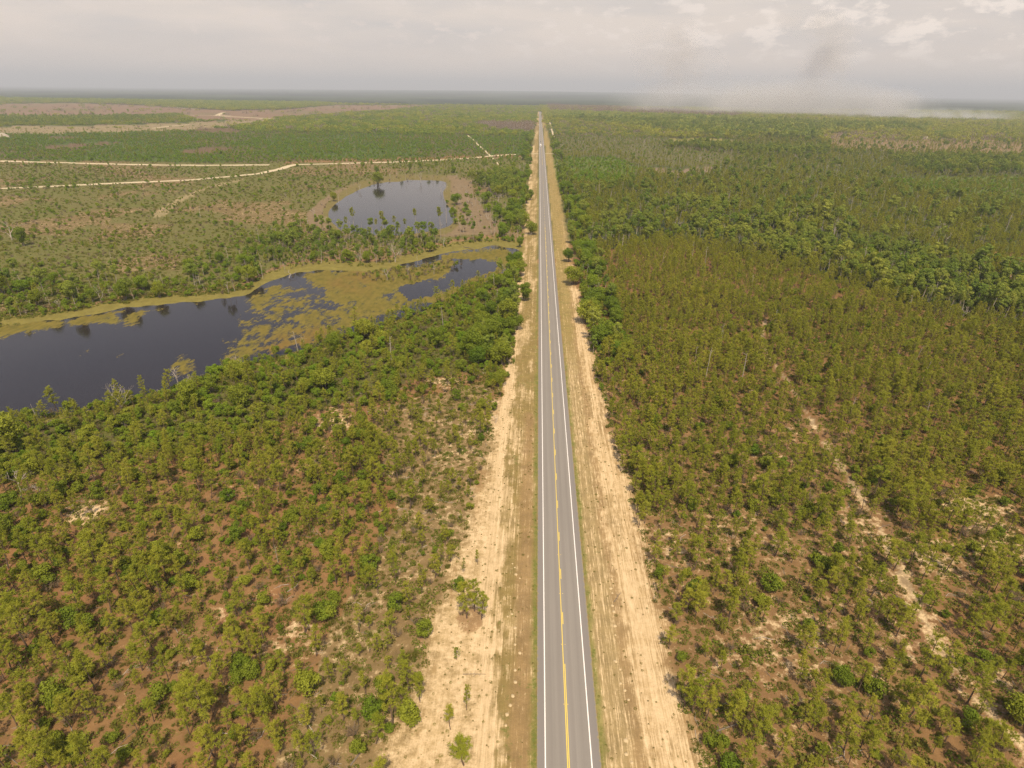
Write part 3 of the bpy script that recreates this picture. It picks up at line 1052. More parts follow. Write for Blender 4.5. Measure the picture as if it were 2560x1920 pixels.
def classify(x, y):
    """density, kind weights, size, tint for points"""
    N = len(x)
    u, v, dep = proj(x, y)
    wu, wv = warp(x, y, u, v)
    dens = np.where((x < 5) & (y < 125), .44, np.where(y < 110, .52, .60)); size = np.full(N, 1.0); tint = np.zeros(N)
    W = np.zeros((N, len(KN)))
    W[:] = (.58, .22, 0, 0, .0008, .0008, .08, .12)
    b1 = blobs(x, y, 16, 31); b2 = blobs(x, y, 40, 55)
    dens *= np.clip(1.55 - 1.6 * np.clip((b1 - .42) * 3, 0, .62), .35, 1.5)
    Rt = x > ROADW
    W[Rt] = (.68, .14, 0, 0, .001, .0008, .09, .10)
    zr = Rt & (y < 120); dens[zr] *= .85
    zl = (~Rt) & (y > 90); W[zl] = (.52, .36, .0, 0, .0008, .0008, .05, .07)

    def setz(mask, d=None, w=None, s=None, t=None):
        if d is not None: dens[mask] = d if np.isscalar(d) else d[mask]
        if w is not None: W[mask] = w
        if s is not None: size[mask] = s
        if t is not None: tint[mask] = t
    z = lambda k: inpoly(wu, wv, Z[k])
    setz(z('left_open'), .42, (.56, .16, 0, 0, .0008, .0008, .12, .15), .9)
    setz((~Rt) & (u < 600 * K) & (y > 150) & (y < 330), .75, (.42, .46, .0, 0, .0008, .0008, .05, .06), .95)
    setz(z('right_dense'), .80, (.82, .10, 0, 0, .001, .005, .03, .04), 1.0, 0)
    setz(Rt & (y > 420), .95, (.62, .20, .0, .04, .01, .03, .05, .05), .95, 0)
    setz(z('hardwood'), .80, (.26, .16, .03, .36, .02, .15, .02, 0), .84)
    band_edge = z('hardwood') & (blobs(x, y, 30, 88) < .44); setz(band_edge, .85, (.55, .2, .02, .15, .02, .05, .01, 0), .95)
    setz(z('left_mid'), np.where(b2 > .5, .45, .75), (.02, .20, .0, 0, .001, .002, .10, .68), .74, .45)
    setz(z('left_green2'), .6, (.30, .40, .02, .05, .01, .02, .02, .18), .7, .4)
    setz((~Rt) & (y > 900), .85, (.14, .68, 0, 0, 0, .01, .04, .13), .8, .6)
    setz(z('left_green'), np.clip(.45 + 1.3 * (blobs(x, y, 70, 15) - .25), .35, 1.0), (.10, .78, 0, 0, 0, .01, .03, .08), .92, .8)
    setz(z('left_tan'), .10, (.1, .3, 0, 0, 0, .02, .2, .4), .6, .3)
    for k in ('red1', 'red2', 'red3', 'red4'): setz(z(k), .10, (0, 0, 0, 0, 0, 0, .8, .2), .6, 1)
    setz(z('left_strip'), .95, (.2, .4, 0, .4, 0, 0, 0, 0), .7, 0)
    setz(z('clearcut'), .015, (.2, .1, 0, .2, .3, .2, 0, 0), .9, 0)
    setz(z('dark_far'), .98, (.55, .1, 0, .35, 0, 0, 0, 0), 1.0, 0)
    setz(z('burnt_left'), .9, (0, 0, 0, 0, .1, .5, .4, 0), 1.0, 1)
    setz(z('burnt'), .9, (.1, 0, 0, 0, .1, .5, .3, 0), 1.1, 1)
    setz(z('right_sparse'), .66, (.24, .36, 0, .02, .02, .10, .08, .18), .75, .5)
    setz(z('right_bright'), .92, (.12, .85, 0, 0, 0, 0, 0, .03), .95, .85)
    setz(z('right_bright2'), .85, (.3, .65, 0, 0, 0, 0, 0, .05), .8, .75)
    setz(z('right_tan'), .38, (.5, .12, 0, .03, .05, .15, .10, .05), .85, .6)
    setz(z('right_clump'), .95, (.1, .2, .1, .6, 0, 0, 0, 0), .8, 0)
    setz(z('right_treebelt'), .9, (.1, .15, .15, .6, 0, 0, 0, 0), .8, 0)
    setz(z('right_forest'), .96, (.45, .05, 0, .42, 0, .06, 0, 0), 1.1, 0)
    for k in ('meadow', 'meadow2'): dens[z(k)] = .02
    dens[inpoly(wu, wv, POOLB)] = .03
    lbm = inpoly(u, v, LAKEBANK); setz(lbm, .10, (0, .15, 0, 0, .15, .2, .4, .1), .7, .4)
    setz(z('shore_far'), .66, (.05, .50, .02, .03, .012, .015, .08, .30), .85, .4)
    setz(z('shore_far2'), .72, (.10, .44, .03, .19, .03, .09, .04, .08), .75, .3)
    setz(z('lake_grove'), .9, (.05, .2, .15, .55, .02, .03, 0, 0), .8, 0)
    setz(z('deadwood'), .40, (.0, .22, .05, .05, .14, .30, .22, .02), .8, .4)
    setz(z('shore_near'), .90, (.20, .66, .012, .0, .003, .004, .05, .07), .98, .25)
    roadside = (((x > -27) & (x < -9)) & (y > 205)) | ((x > ROADW + 11) & (x < ROADW + 27) & (y > 215))
    roadside &= y < 3400
    setz(roadside & (y < 1400), .75, (.14, .58, .15, .07, .01, .02, .02, 0), .88, .2)
    size = size * (.72 + .56 * blobs(x, y, 22, 63)) * np.where(y > 420, 1.22, 1)
    dens = dens * np.clip(.62 + .95 * blobs(x, y, 9, 64), 0, 1.15)
    # clear the corridor, the water and the roads
    keep = np.ones(N, bool)
    e1 = (fbm(x / 7, y / 7, 41, 4) - .5) * 7
    e1b = (fbm(x / 25, y / 25, 42, 3) - .5) * 6
    gl = np.interp(y, [40, 60, 90, 140, 200, 300, 3000], [5.5, 6.5, 8.5, 9, 9, 9, 12.5])
    lim = np.where(y < 205, -(gl + verge_w_left(y)) + e1 + e1b * .6, np.interp(y, [205, 300, 600, 1500], [-9.5, -10.5, -12, -13.5]))
    keep &= ~((x <= ROADW / 2) & (x > lim)) | (y > 3380)
    limr = ROADW + np.where(y < 240, verge_w_right(y) + e1 * .4 + e1b * .5, np.interp(y, [240, 300, 600, 1500], [11.5, 12.5, 12.5, 13.5]))
    keep &= ~((x > ROADW / 2) & (x < limr)) | (y > 3380)
    su = u + (fbm(x / 6, y / 6, 3, 3) - .5) * 26 * np.clip(150 / np.maximum(y, 1), .2, 1)
    sv = v + (fbm(x / 7 + 50, y / 7, 4, 3) - .5) * 18 * np.clip(150 / np.maximum(y, 1), .2, 1)
    isle = inpoly(su, sv, ISLE)
    dens[isle] = .55; W[isle] = (0, .12, 0, 0, .01, .01, .36, .50); size[isle] = .8; tint[isle] = .3
    keep &= (~inpoly(su, sv, POND) | isle) & ~inpoly(su, sv, LAKE)
    # the band of bare mud and algae on the far shore stays open
    keep &= ~inpoly(su, sv + 9, POND) & ~inpoly(su, sv + 16, POND) | (v > 700 * K) | isle
    for hw_, pts in ALLROADS:
        keep &= polydist(x, y, pts) > hw_ + np.where(y > 1500, 8, .8)
    keep &= polydist(x, y, TRACK) > 1.3
    dens = np.where(keep, dens, 0)
    W /= W.sum(1, keepdims=True)
    return dens, W, size, tint, u, v


PTS = {k: [] for k in KN + ['fpine', 'foak', 'fhard', 'fdry', 'tallpine']}


def scatter(y0, y1, s, farmode=False, extra_low=0.0):
    x, y = candidates(y0, y1, s)
    dens, W, size, tint, u, v = classify(x, y)
    sel = (R.rand(len(x)) < dens) & (u > -260) & (u < 2820)
    x, y, W, size, tint = x[sel], y[sel], W[sel], size[sel], tint[sel]
    cum = W.cumsum(1); r = R.rand(len(x))[:, None]
    k = (r > cum).sum(1).clip(0, len(KN) - 1)
    z = undul(x, y)
    sc = size * np.clip(R.normal(1, .2, len(x)), .5, 1.6)
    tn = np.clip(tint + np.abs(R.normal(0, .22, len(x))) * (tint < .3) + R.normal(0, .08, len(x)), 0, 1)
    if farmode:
        tn = tn * .25  # tint cut so darker leaf colour stands in for the clumps' missing self-shadow
        mp = {'pine': 'fpine', 'oak': 'foak', 'low': 'foak', 'bigoak': 'foak', 'hard': 'fhard', 'dead': 'fdry', 'snag': 'fdry', 'dry': 'fdry'}
    for i, kn in enumerate(KN):
        m = k == i
        tgt = mp[kn] if farmode else kn
        s_ = sc[m] * (.62 if (farmode and kn == 'low') else 1)
        if tgt == 'oak' : s_ = s_ * R.uniform(.34, 1.08, m.sum())
        if tgt == 'low': s_ = s_ * R.uniform(1.0, 2.6, m.sum())
        if tgt == 'pine': s_ = s_ * R.uniform(.52, 1.02, m.sum())
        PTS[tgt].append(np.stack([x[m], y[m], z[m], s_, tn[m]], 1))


scatter(38, 150, 2.3)
scatter(150, 420, 2.65)
scatter(420, 800, 4.3)
scatter(800, 1500, 6.2)
scatter(1500, 2400, 9.5)
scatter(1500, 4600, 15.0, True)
for k in PTS: PTS[k] = np.concatenate(PTS[k]) if PTS[k] else np.zeros((0, 5))

# undergrowth: low scrub between the trees, tufts on the verges
x, y = candidates(38, 300, 1.28)
dens, W, size, tint, u, v = classify(x, y)
sel = (R.rand(len(x)) < np.where(dens > 0, .72, 0)) & (u > -200) & (u < 2760)
PTS['low'] = np.concatenate([PTS['low'], np.stack([x[sel], y[sel], undul(x[sel], y[sel]), R.uniform(.3, 1.45, sel.sum()) ** 1.2, R.uniform(0, .9, sel.sum())], 1)])
x, y = candidates(40, 210, 3.6)
dens, W, size, tint, u, v = classify(x, y)
sel = (R.rand(len(x)) < np.where(dens > 0, .5, 0)) & (u > -200) & (u < 2760)
brn = np.stack([x[sel], y[sel], undul(x[sel], y[sel]) + .03, R.uniform(.5, 1.3, sel.sum()), R.uniform(0, .5, sel.sum())], 1)
x, y = candidates(45, 190, 1.25, .5)
gl = np.interp(y, [40, 60, 90, 140, 200, 300], [5.5, 6.5, 8.5, 9, 9, 9])
inL = (x < -.3) & (x > -(gl + verge_w_left(y)))
inR = (x > ROADW + .3) & (x < ROADW + verge_w_right(y))
pr = np.where(inL, np.where(x > -gl, .22, .50), np.where(inR, np.where(x < ROADW + 6, .16, .22), 0))
sel = R.rand(len(x)) < pr * np.clip(blobs(x, y, 5, 91) * 2, .2, 1.6)
tuft = np.stack([x[sel], y[sel], x[sel] * 0 + .0, R.uniform(.12, .42, sel.sum()), R.uniform(0, .4, sel.sum())], 1)

# ------------------------------------------------------------------ individuals
SRC = KIND


def place(kind, name, x, y, s, rot, label, cat, group=None, var=None, z=None, lean=(0, 0), sxy=1.0, vi=None):
    lst = SRC[kind]
    i = random.randrange(len(lst)) if vi is None else vi % len(lst)
    trm, crm, _, h = lst[i]
    e = bpy.data.objects.new(name, None)
    e.empty_display_size = .3
    COL.objects.link(e)
    e.location = (x, y, float(undul(np.array([x]), np.array([y]))[0]) if z is None else z)
    e.rotation_euler = (lean[0], lean[1], rot)
    e.scale = (s * sxy, s * sxy, s)
    tag(e, label, cat, group)
    if trm is not None and crm is None:
        a = bpy.data.objects.new('trunk', trm); COL.objects.link(a); a.parent = e
    else:
        if trm is not None:
            a = bpy.data.objects.new('trunk', trm); COL.objects.link(a); a.parent = e
        if crm is not None:
            b = bpy.data.objects.new('crown', crm); COL.objects.link(b); b.parent = e
    return e


MAN = []      # hand-placed plants: (kind, name, u, v, height, label, category, kwargs)


def put(kind, name, uu, vv, hgt, label, cat, **kw):
    x, y = unproj(uu, vv)
    i = kw.pop('vi', len(MAN)) % len(SRC[kind])
    h0 = SRC[kind][i][3]
    MAN.append((x, y))
    return place(kind, name, x, y, hgt / h0, random.uniform(0, 6.3), label, cat, vi=i, **kw)


put('pine', 'pine_tree', 1167, 1545, 9.0, 'tallest of three clustered pines on bare sand behind a brown needle patch', 'pine tree', sxy=1.25, vi=1)
put('pine', 'pine_tree', 1186, 1528, 8.2, 'middle one of three pines clustered around the brown needle patch', 'pine tree', sxy=1.2, vi=3)
put('pine', 'pine_tree', 1203, 1548, 7.0, 'dark green pine leaning into its neighbour on the right rim of the brown needle patch', 'pine tree', sxy=1.2, vi=5)
put('oak', 'scrub_oak', 1146, 1478, 3.6, 'small dark oak just behind the lone pine on the bare sand left of the road', 'oak')
put('oak', 'scrub_oak', 1062, 1590, 4.4, 'round deep green bush at the edge of the bare sand left of the road', 'oak', vi=2)
put('pine', 'pine_tree', 1160, 1912, 7.5, 'yellow green pine at the bottom edge of the photo on sand left of the road', 'pine tree', sxy=1.5)
put('pine', 'pine_tree', 1126, 1824, 5.6, 'small pine with a bare lower trunk on sand near the bottom edge', 'pine tree')
put('pine', 'pine_tree', 1166, 1775, 6.0, 'thin sparse pine on the bare sand, above the bottom edge pine', 'pine tree', sxy=.7)
put('pine', 'pine_tree', 1050, 1757, 7.0, 'slender pine where the scrub meets the bare sand at lower left', 'pine tree', sxy=.8)
put('pine', 'pine_tree', 1142, 1650, 3.4, 'tiny pine sapling in the middle of the wide bare sand at left', 'pine tree')
put('pine', 'pine_tree', 1160, 1434, 4.4, 'thin grey pine sapling on the sand behind the lone bushy pine', 'pine tree', sxy=.7)
put('pine', 'pine_tree', 1194, 1412, 4.2, 'small pine sapling nearest the grass verge behind the lone bushy pine', 'pine tree', sxy=.8)
put('oak', 'scrub_oak', 778, 1730, 5.2, 'large round bright green bush in the lower left scrub', 'oak', vi=3)
put('oak', 'scrub_oak', 615, 1463, 3.0, 'small yellow green bush beside a pale sand patch in the left scrub', 'oak')
put('oak', 'scrub_oak', 1703, 1652, 2.2, 'small bright green bush on the outer edge of the right sand strip', 'oak', vi=1)
put('oak', 'scrub_oak', 1730, 1727, 1.8, 'low yellow green bush lying along the right sand strip', 'oak', vi=4)
put('oak', 'scrub_oak', 1771, 1866, 2.9, 'lime green bush near the bottom edge right of the sand strip', 'oak', vi=5)
put('oak', 'scrub_oak', 1808, 1868, 2.6, 'darker green bush touching the lime green one near the bottom edge', 'oak', vi=0)
put('oak', 'scrub_oak', 2361, 1543, 2.2, 'small bright round bush beside the pale track at right', 'oak', vi=2)
put('oak', 'scrub_oak', 2404, 1668, 3.4, 'left one of two round bushes side by side along the pale track', 'oak', vi=3)
put('oak', 'scrub_oak', 2460, 1662, 3.3, 'right one of two round bushes side by side along the pale track', 'oak', vi=1)
put('oak', 'scrub_oak', 2034, 1406, 2.7, 'glossy dark green bush on brown ground above the right foreground', 'oak', vi=4)
put('oak', 'scrub_oak', 2019, 1572, 2.7, 'dark glossy bush in the middle of the right foreground scrub', 'oak', vi=0)
put('oak', 'scrub_oak', 2093, 1380, 3.0, 'rounded green bush casting a black shadow in the right scrub', 'oak', vi=2)
put('bigoak', 'roadside_oak', 2100, 1715, 5.0, 'broad dull green open crowned tree in the lower right scrub', 'oak')
put('oak', 'scrub_oak', 2182, 1738, 4.4, 'green and orange tinged tree next to the dull open crowned one', 'oak', vi=3)
put('bigoak', 'roadside_oak', 2545, 1810, 6.5, 'dark dense tree cut by the right edge of the photo', 'oak')
put('bigoak', 'roadside_oak', 1250, 966, 6.6, 'large dark round oak alone at the left sand edge, halfway up the photo', 'oak', vi=1)
put('pine', 'pine_tree', 1216, 912, 6.5, 'dense cone shaped evergreen just behind the large round oak at left', 'pine tree', sxy=1.3)
put('oak', 'scrub_oak', 1142, 1000, 4.4, 'bright green upright bush in the open left of the large round oak', 'oak')
put('oak', 'scrub_oak', 1204, 1022, 4.0, 'bright bush with a yellow flank in front of the large round oak', 'oak')
put('bigoak', 'roadside_oak', 1432, 712, 10.5, 'big rounded roadside oak whose shadow reaches the right sand verge', 'oak', vi=2, sxy=1.15)
put('bigoak', 'roadside_oak', 1420, 655, 9.5, 'dark oak behind the big rounded one on the right of the road', 'oak', vi=3)
put('bigoak', 'roadside_oak', 1462, 748, 7.5, 'lighter green oak in front of the big rounded one right of the road', 'oak', vi=4)
put('bigoak', 'roadside_oak', 1312, 752, 10.0, 'tall dark roadside oak nearest the camera on the left verge', 'oak', vi=0, sxy=1.1)
put('bigoak', 'roadside_oak', 1292, 825, 7.5, 'greyish green oak at the left verge, in front of the tall dark one', 'oak', vi=3)
put('bigoak', 'roadside_oak', 1300, 690, 9.5, 'wide oak at the left verge beside the small blue pool', 'oak', vi=4, sxy=1.1)
put('bigoak', 'leaning_oak', 1326, 588, 10.5, 'oak leaning out over the white line from the left side of the road', 'oak', vi=1, lean=(0, .42))
put('bigoak', 'roadside_oak', 1410, 482, 11.5, 'spreading oak jutting onto the right verge, far up the road', 'oak', vi=2)
put('bigoak', 'roadside_oak', 1325, 500, 10.5, 'dark oak at the end of the pale trunked grove left of the road', 'oak', vi=0)

put('dead', 'dead_tree', 447, 960, 8.0, 'white many branched dead tree on the near bank of the long pond', 'dead tree', sxy=1.2)
put('dead', 'dead_tree', 307, 1030, 11.0, 'tall crooked white dead tree standing against the dark pond water', 'dead tree', sxy=.9)
put('dead', 'dead_tree', 588, 918, 6.5, 'small grey dead tree on the near bank beside the algae', 'dead tree')
put('dead', 'dead_tree', 723, 694, 6.0, 'collapsed grey dead tree at the far edge of the algae', 'dead tree', lean=(.9, .3), sxy=1.5)
put('dead', 'dead_tree', 50, 1252, 8.0, 'bleached dead branches at the left edge among green oaks', 'dead tree', lean=(.4, -.3), sxy=1.3)
put('dead', 'dead_tree', 112, 1236, 5.0, 'smaller bleached dead branches next to those at the left edge', 'dead tree', lean=(.5, .3))
put('dead', 'dead_tree', 1052, 455, 12.0, 'bare dead tree on the back shore of the round lake', 'dead tree')
put('dead', 'dead_tree', 988, 655, 13.0, 'pale forked dead tree between the lake and the algae', 'dead tree')
put('dead', 'dead_tree', 760, 860, 5.0, 'spindly grey dead tree at the pond bank near a pale patch', 'dead tree', sxy=.8)
put('dead', 'dead_tree', 30, 600, 13.0, 'wide greyish dead tree at the left edge beyond the pond', 'dead tree', sxy=1.3)
put('dead', 'dead_tree', 1260, 690, 9.0, 'thin bare tree standing beside the small blue pool', 'dead tree', sxy=.6)
put('dead', 'dead_tree', 1240, 1058, 3.2, 'low silver grey bare shrub at the left sand edge', 'dead tree', sxy=1.5)
put('bigoak', 'shore_oak', 60, 615, 13.0, 'large dark oak beside the wide dead tree beyond the pond', 'oak', vi=0, sxy=.8)
put('bigoak', 'shore_oak', 315, 752, 10.5, 'dark shore oak mirrored in the pond, left of its twin', 'oak', vi=1, sxy=.85)
put('bigoak', 'shore_oak', 400, 745, 8.5, 'dark shore oak mirrored in the pond, right of its twin', 'oak', vi=2, sxy=.85)
put('bigoak', 'shore_oak', 95, 765, 9.0, 'rounded dark oak on the far pond bank at the left', 'oak', vi=3, sxy=.8)
put('bigoak', 'shore_oak', 5, 735, 12.0, 'dark oak cut by the left edge above the pond', 'oak', vi=4, sxy=.8)
put('bigoak', 'lakeside_tree', 945, 462, 14.0, 'dense dark round tree on the back left shore of the round lake', 'oak', vi=2, sxy=1.1)
put('bigoak', 'lakeside_tree', 835, 503, 9.0, 'small dark round tree alone on the sandy left shore of the lake', 'oak', vi=1, sxy=.8)
# tall pines in a row before the lake
TP = [(515, 1095, 21, 'tallest'), (470, 1100, 15, 'first and thin'), (730, 1105, 19, 'round topped'), (668, 1100, 14, 'short'), (800, 1090, 15, 'flat topped'),
      (875, 1090, 13, 'small'), (945, 1060, 17, 'ragged'), (1110, 1100, 22, 'straight, well spaced'), (1250, 1100, 16, 'last and thin')]
TPL = ['tallest, double crowned pine in the row before the lake', 'thin pine just left of the tallest one before the lake', 'round topped tall pine near the middle of the row before the lake',
       'short pine left of the round topped one before the lake', 'flat topped pine right of the round topped one before the lake', 'low pine between the flat topped and the ragged pine',
       'ragged pine with a one sided crown before the lake', 'straight tall pine set apart at the right end of the lake', 'thin dark pine between the lake and the roadside oaks']
for (a, b, hh, _), lb_ in zip(TP, TPL):
    put('tallpine', 'tall_pine', 700 + a * .3617, 200 + b * .3617, hh, lb_, 'pine tree', sxy=.85)
for (a, b, hh), lb_ in zip([(1150, 985, 15), (1040, 1005, 7), (1200, 990, 9), (835, 1120, 12), (1135, 1110, 7)],
                           ['tall white dead trunk rising from the right end of the lake', 'short dark dead trunk standing in the lake shallows', 'grey dead trunk right of the tall white one by the lake',
                            'bare pale trunk between the tall pines before the lake', 'broken pale trunk at the foot of the straight tall pine']):
    put('snag', 'dead_pine', 700 + a * .3617, 200 + b * .3617, hh, lb_, 'dead tree')

# the nearest plants of each kind stand as things of their own, the rest as one object per kind
GSPEC = {
    'pine': ('pine_tree', 'pine tree', 300 - 22, ['feathery pine in the scrub', 'slim pine in the sandy scrub']),
    'oak': ('scrub_oak', 'oak', 300 - 50, ['leafy scrub oak among pines', 'leafy scrub oak among slim pines']),
    'bigoak': ('spreading_oak', 'oak', 60, ['full crowned oak in the green belt', 'full crowned oak in the woods']),
    'hard': ('swamp_hardwood', 'tree', 220, ['pale trunked tree in the pond thicket', 'pale trunked tree in the dark green band']),
    'dead': ('dead_tree', 'dead tree', 40, ['grey branching leafless tree', 'grey branching leafless tree']),
    'snag': ('dead_pine', 'dead tree', 120, ['bare upright dead trunk', 'bare upright dead trunk']),
    'dry': ('dry_shrub', 'shrub', 200, ['brown leafless shrub', 'brown leafless shrub']),
}
HREF = {'pine': 8.2, 'oak': 3.6, 'bigoak': 9.0, 'hard': 13.0, 'dead': 7.0, 'snag': 8.5, 'dry': 2.0}
MANA = np.array(MAN)
for k, (nm, ct, cnt, labs) in GSPEC.items():
    A = PTS[k]
    if k in ('pine', 'oak', 'bigoak', 'dead'):
        dm = np.min(np.hypot(A[:, None, 0] - MANA[None, :, 0], A[:, None, 1] - MANA[None, :, 1]), 1)
        A = A[dm > (2.4 if k in ('pine', 'oak') else 3.5)]
    u_, v_, dp_ = proj(A[:, 0], A[:, 1])
    vis = (u_ > -10) & (u_ < 2570) & (v_ < 1960)
    score = np.where(vis, A[:, 3] / dp_, 0)
    od = np.argsort(-score)[:cnt]
    od = od[score[od] > 0]
    for q in od:
        x_, y_, z_, s_, t_ = A[q]
        L_ = x_ < ROADW / 2
        lab = labs[0] if L_ else labs[1]
        side = 'left' if L_ else 'right'
        hh_ = s_ * np.mean([q_[3] for q_ in SRC[k]])
        r_ = hh_ / HREF[k]
        sz_ = 'small' if r_ < .72 else ('large' if r_ > .98 else 'middling')
        ax_ = abs(x_ - 5)
        where_ = 'beside the sandy verge' if ax_ < 34 else ('back from the road' if ax_ < 75 else 'well off the road')
        vv_ = v_[q]
        row_ = 'by the bottom edge' if vv_ > 1560 else ('low down' if vv_ > 1260 else ('midway up' if vv_ > 900 else ('higher up' if vv_ > 640 else 'far off')))
        lab = '%s %s %s, %s, %s' % (sz_, lab, side, where_, row_)
        place(k, nm, float(x_), float(y_), float(s_), random.uniform(0, 6.3), lab, ct,
              group=nm.replace('_', ' ') + 's of the ' + side + ' side woods', z=float(z_), lean=(random.gauss(0, .04), random.gauss(0, .04)), sxy=random.uniform(.8, 1.3))
    PTS[k] = np.delete(A, od, 0)

# ------------------------------------------------------------------ masses of plants (instanced)
def gn_scatter(name, kind, A, label, cat, rng=(0.75, 1.3)):
    N = len(A)
    me = bpy.data.meshes.new(name)
    me.vertices.add(N)
    me.vertices.foreach_set('co', A[:, :3].astype(np.float32).ravel())
    nv = len(SRC[kind])

    def at(nm, typ, arr, key='value'):
        a = me.attributes.new(nm, typ, 'POINT'); a.data.foreach_set(key, arr)
    s = A[:, 3]
    w_ = R.uniform(rng[0], rng[1], N)
    at('scl', 'FLOAT_VECTOR', np.stack([s * w_, s * w_, s], 1).astype(np.float32).ravel(), 'vector')
    at('rot', 'FLOAT_VECTOR', np.stack([R.normal(0, .045, N), R.normal(0, .045, N), R.uniform(0, 6.28, N)], 1).astype(np.float32).ravel(), 'vector')
    at('pick', 'INT', R.randint(0, nv, N).astype(np.int32))
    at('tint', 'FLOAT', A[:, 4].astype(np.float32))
    for (_, _, ob, _) in SRC[kind][:1]:
        for m in ob.data.materials: me.materials.append(m)
    o = bpy.data.objects.new(name, me)
    COL.objects.link(o)
    g = bpy.data.node_groups.new(name, 'GeometryNodeTree')
    g.interface.new_socket('Geometry', in_out='INPUT', socket_type='NodeSocketGeometry')
    g.interface.new_socket('Geometry', in_out='OUTPUT', socket_type='NodeSocketGeometry')
    gi = g.nodes.new('NodeGroupInput'); go = g.nodes.new('NodeGroupOutput')
    jn = g.nodes.new('GeometryNodeJoinGeometry')
    for (_, _, ob, _) in SRC[kind]:
        oi = g.nodes.new('GeometryNodeObjectInfo'); oi.inputs['Object'].default_value = ob
        oi.inputs['As Instance'].default_value = True
        g.links.new(oi.outputs['Geometry'], jn.inputs[0])
    ip = g.nodes.new('GeometryNodeInstanceOnPoints')
    g.links.new(gi.outputs[0], ip.inputs['Points'])
    g.links.new(jn.outputs[0], ip.inputs['Instance'])
    ip.inputs['Pick Instance'].default_value = True

    def na(nm, dt):
        q = g.nodes.new('GeometryNodeInputNamedAttribute'); q.data_type = dt; q.inputs['Name'].default_value = nm
        return q.outputs['Attribute']
    g.links.new(na('pick', 'INT'), ip.inputs['Instance Index'])
    er = g.nodes.new('FunctionNodeEulerToRotation')
    g.links.new(na('rot', 'FLOAT_VECTOR'), er.inputs[0])
    g.links.new(er.outputs[0], ip.inputs['Rotation'])
    g.links.new(na('scl', 'FLOAT_VECTOR'), ip.inputs['Scale'])
    g.links.new(ip.outputs[0], go.inputs[0])
    md = o.modifiers.new('scatter', 'NODES'); md.node_group = g
    tag(o, label, cat, kind='stuff')
    return o


gn_scatter('pine_woods', 'pine', PTS['pine'], 'olive green pine woods covering the land on both sides of the road', 'woods')
gn_scatter('oak_thicket', 'oak', PTS['oak'], 'low green oak thicket spread between the pines and over the flat land', 'thicket')
gn_scatter('oak_woods', 'bigoak', PTS['bigoak'], 'rounded oak woods lining the road and the far pond banks', 'woods')
gn_scatter('hardwood_forest', 'hard', PTS['hard'], 'dark green pale trunked forest in bands beyond the pines', 'forest')
gn_scatter('deadwood_stand', 'dead', PTS['dead'], 'grey leafless trees scattered over the distant woods', 'woods')
gn_scatter('dead_trunk_stand', 'snag', PTS['snag'], 'bare dead trunks scattered over the distant woods', 'woods')
gn_scatter('dry_undergrowth', 'dry', PTS['dry'], 'brown leafless undergrowth between the trees', 'undergrowth')
gn_scatter('scrub_vegetation', 'low', PTS['low'], 'low mixed scrub plants carpeting the sandy ground', 'scrub')
gn_scatter('verge_grass', 'low', tuft, 'small grass tufts on the sandy road verges', 'grass')
gn_scatter('fallen_branches', 'branch', brn, 'dead branches and sticks lying on the ground between the shrubs', 'branches')
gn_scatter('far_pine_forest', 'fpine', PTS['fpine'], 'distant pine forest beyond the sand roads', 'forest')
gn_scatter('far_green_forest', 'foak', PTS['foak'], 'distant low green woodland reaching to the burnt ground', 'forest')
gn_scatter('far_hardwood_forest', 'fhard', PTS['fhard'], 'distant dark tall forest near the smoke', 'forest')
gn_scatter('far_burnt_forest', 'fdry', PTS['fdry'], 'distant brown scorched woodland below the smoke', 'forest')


# ------------------------------------------------------------------ small things on the ground
def mound(name, x, y, r, hh, label, cat, group, m, z=0.0):
    vs, fs = [(0, 0, hh)], []
    k = 9; ph = random.uniform(0, 6)
    rings = ((.35, .88), (.7, .5), (1.0, -.12))
    for rr, zz in rings:
        for j in range(k):
            a = 2 * math.pi * j / k + ph
            q = rr * r * random.uniform(.82, 1.18)
            vs.append((math.cos(a) * q, math.sin(a) * q, zz * hh * random.uniform(.85, 1.1)))
    for j in range(k): fs.append((0, 1 + j, 1 + (j + 1) % k))
    for i in range(2):
        for j in range(k): fs.append((1 + i * k + j, 1 + (i + 1) * k + j, 1 + (i + 1) * k + (j + 1) % k, 1 + i * k + (j + 1) % k))
    o = mesh_obj(name, vs, fs, m, smooth=True)
    o.location = (x, y, z)
    return tag(o, label, cat, group)


c6 = lambda a, b: (860 + a * .3889, 1300 + b * .3889)
LM = [(1100, 965), (1102, 1043), (1085, 1130), (1040, 1320), (1100, 800), (1100, 693), (1078, 605), (1130, 375), (1098, 305), (1083, 280), (1130, 855), (1070, 1190), (1048, 1250), (1105, 350), (1052, 620)]
RM = [(1748, 908), (1740, 680), (1720, 380), (1725, 470), (1775, 960), (1778, 1050), (1805, 1095), (1830, 1155), (1815, 1505), (1850, 1560), (1725, 550), (1735, 590), (1812, 1415), (1745, 740), (1716, 440)]
for pts_, lab, grp in ((LM, 'pale dry sand mound on the grass verge left of the road', 'sand mounds on the left verge'),
                       (RM, 'pale dry sand mound on the brown strip right of the road', 'sand mounds on the right verge')):
    for a, b in pts_:
        uu, vv = c6(a, b); x_, y_ = unproj(uu, vv)
        mound('sand_mound', x_, y_, random.uniform(.22, .42), random.uniform(.12, .2), lab, 'mound', grp, M_clay)
ax, ay = unproj(6 * K, 297 * K)
mound('sand_heap', ax, ay, 14, 9, 'large pale heap of sand at the left edge beyond the upper sand road', 'heap', None, B_pale)
ax, ay = unproj(2000 * K, 300 * K)
mound('sand_heap', ax, ay, 8, 6, 'small white heap of sand in the tan clearing far right', 'heap', None, B_pale)


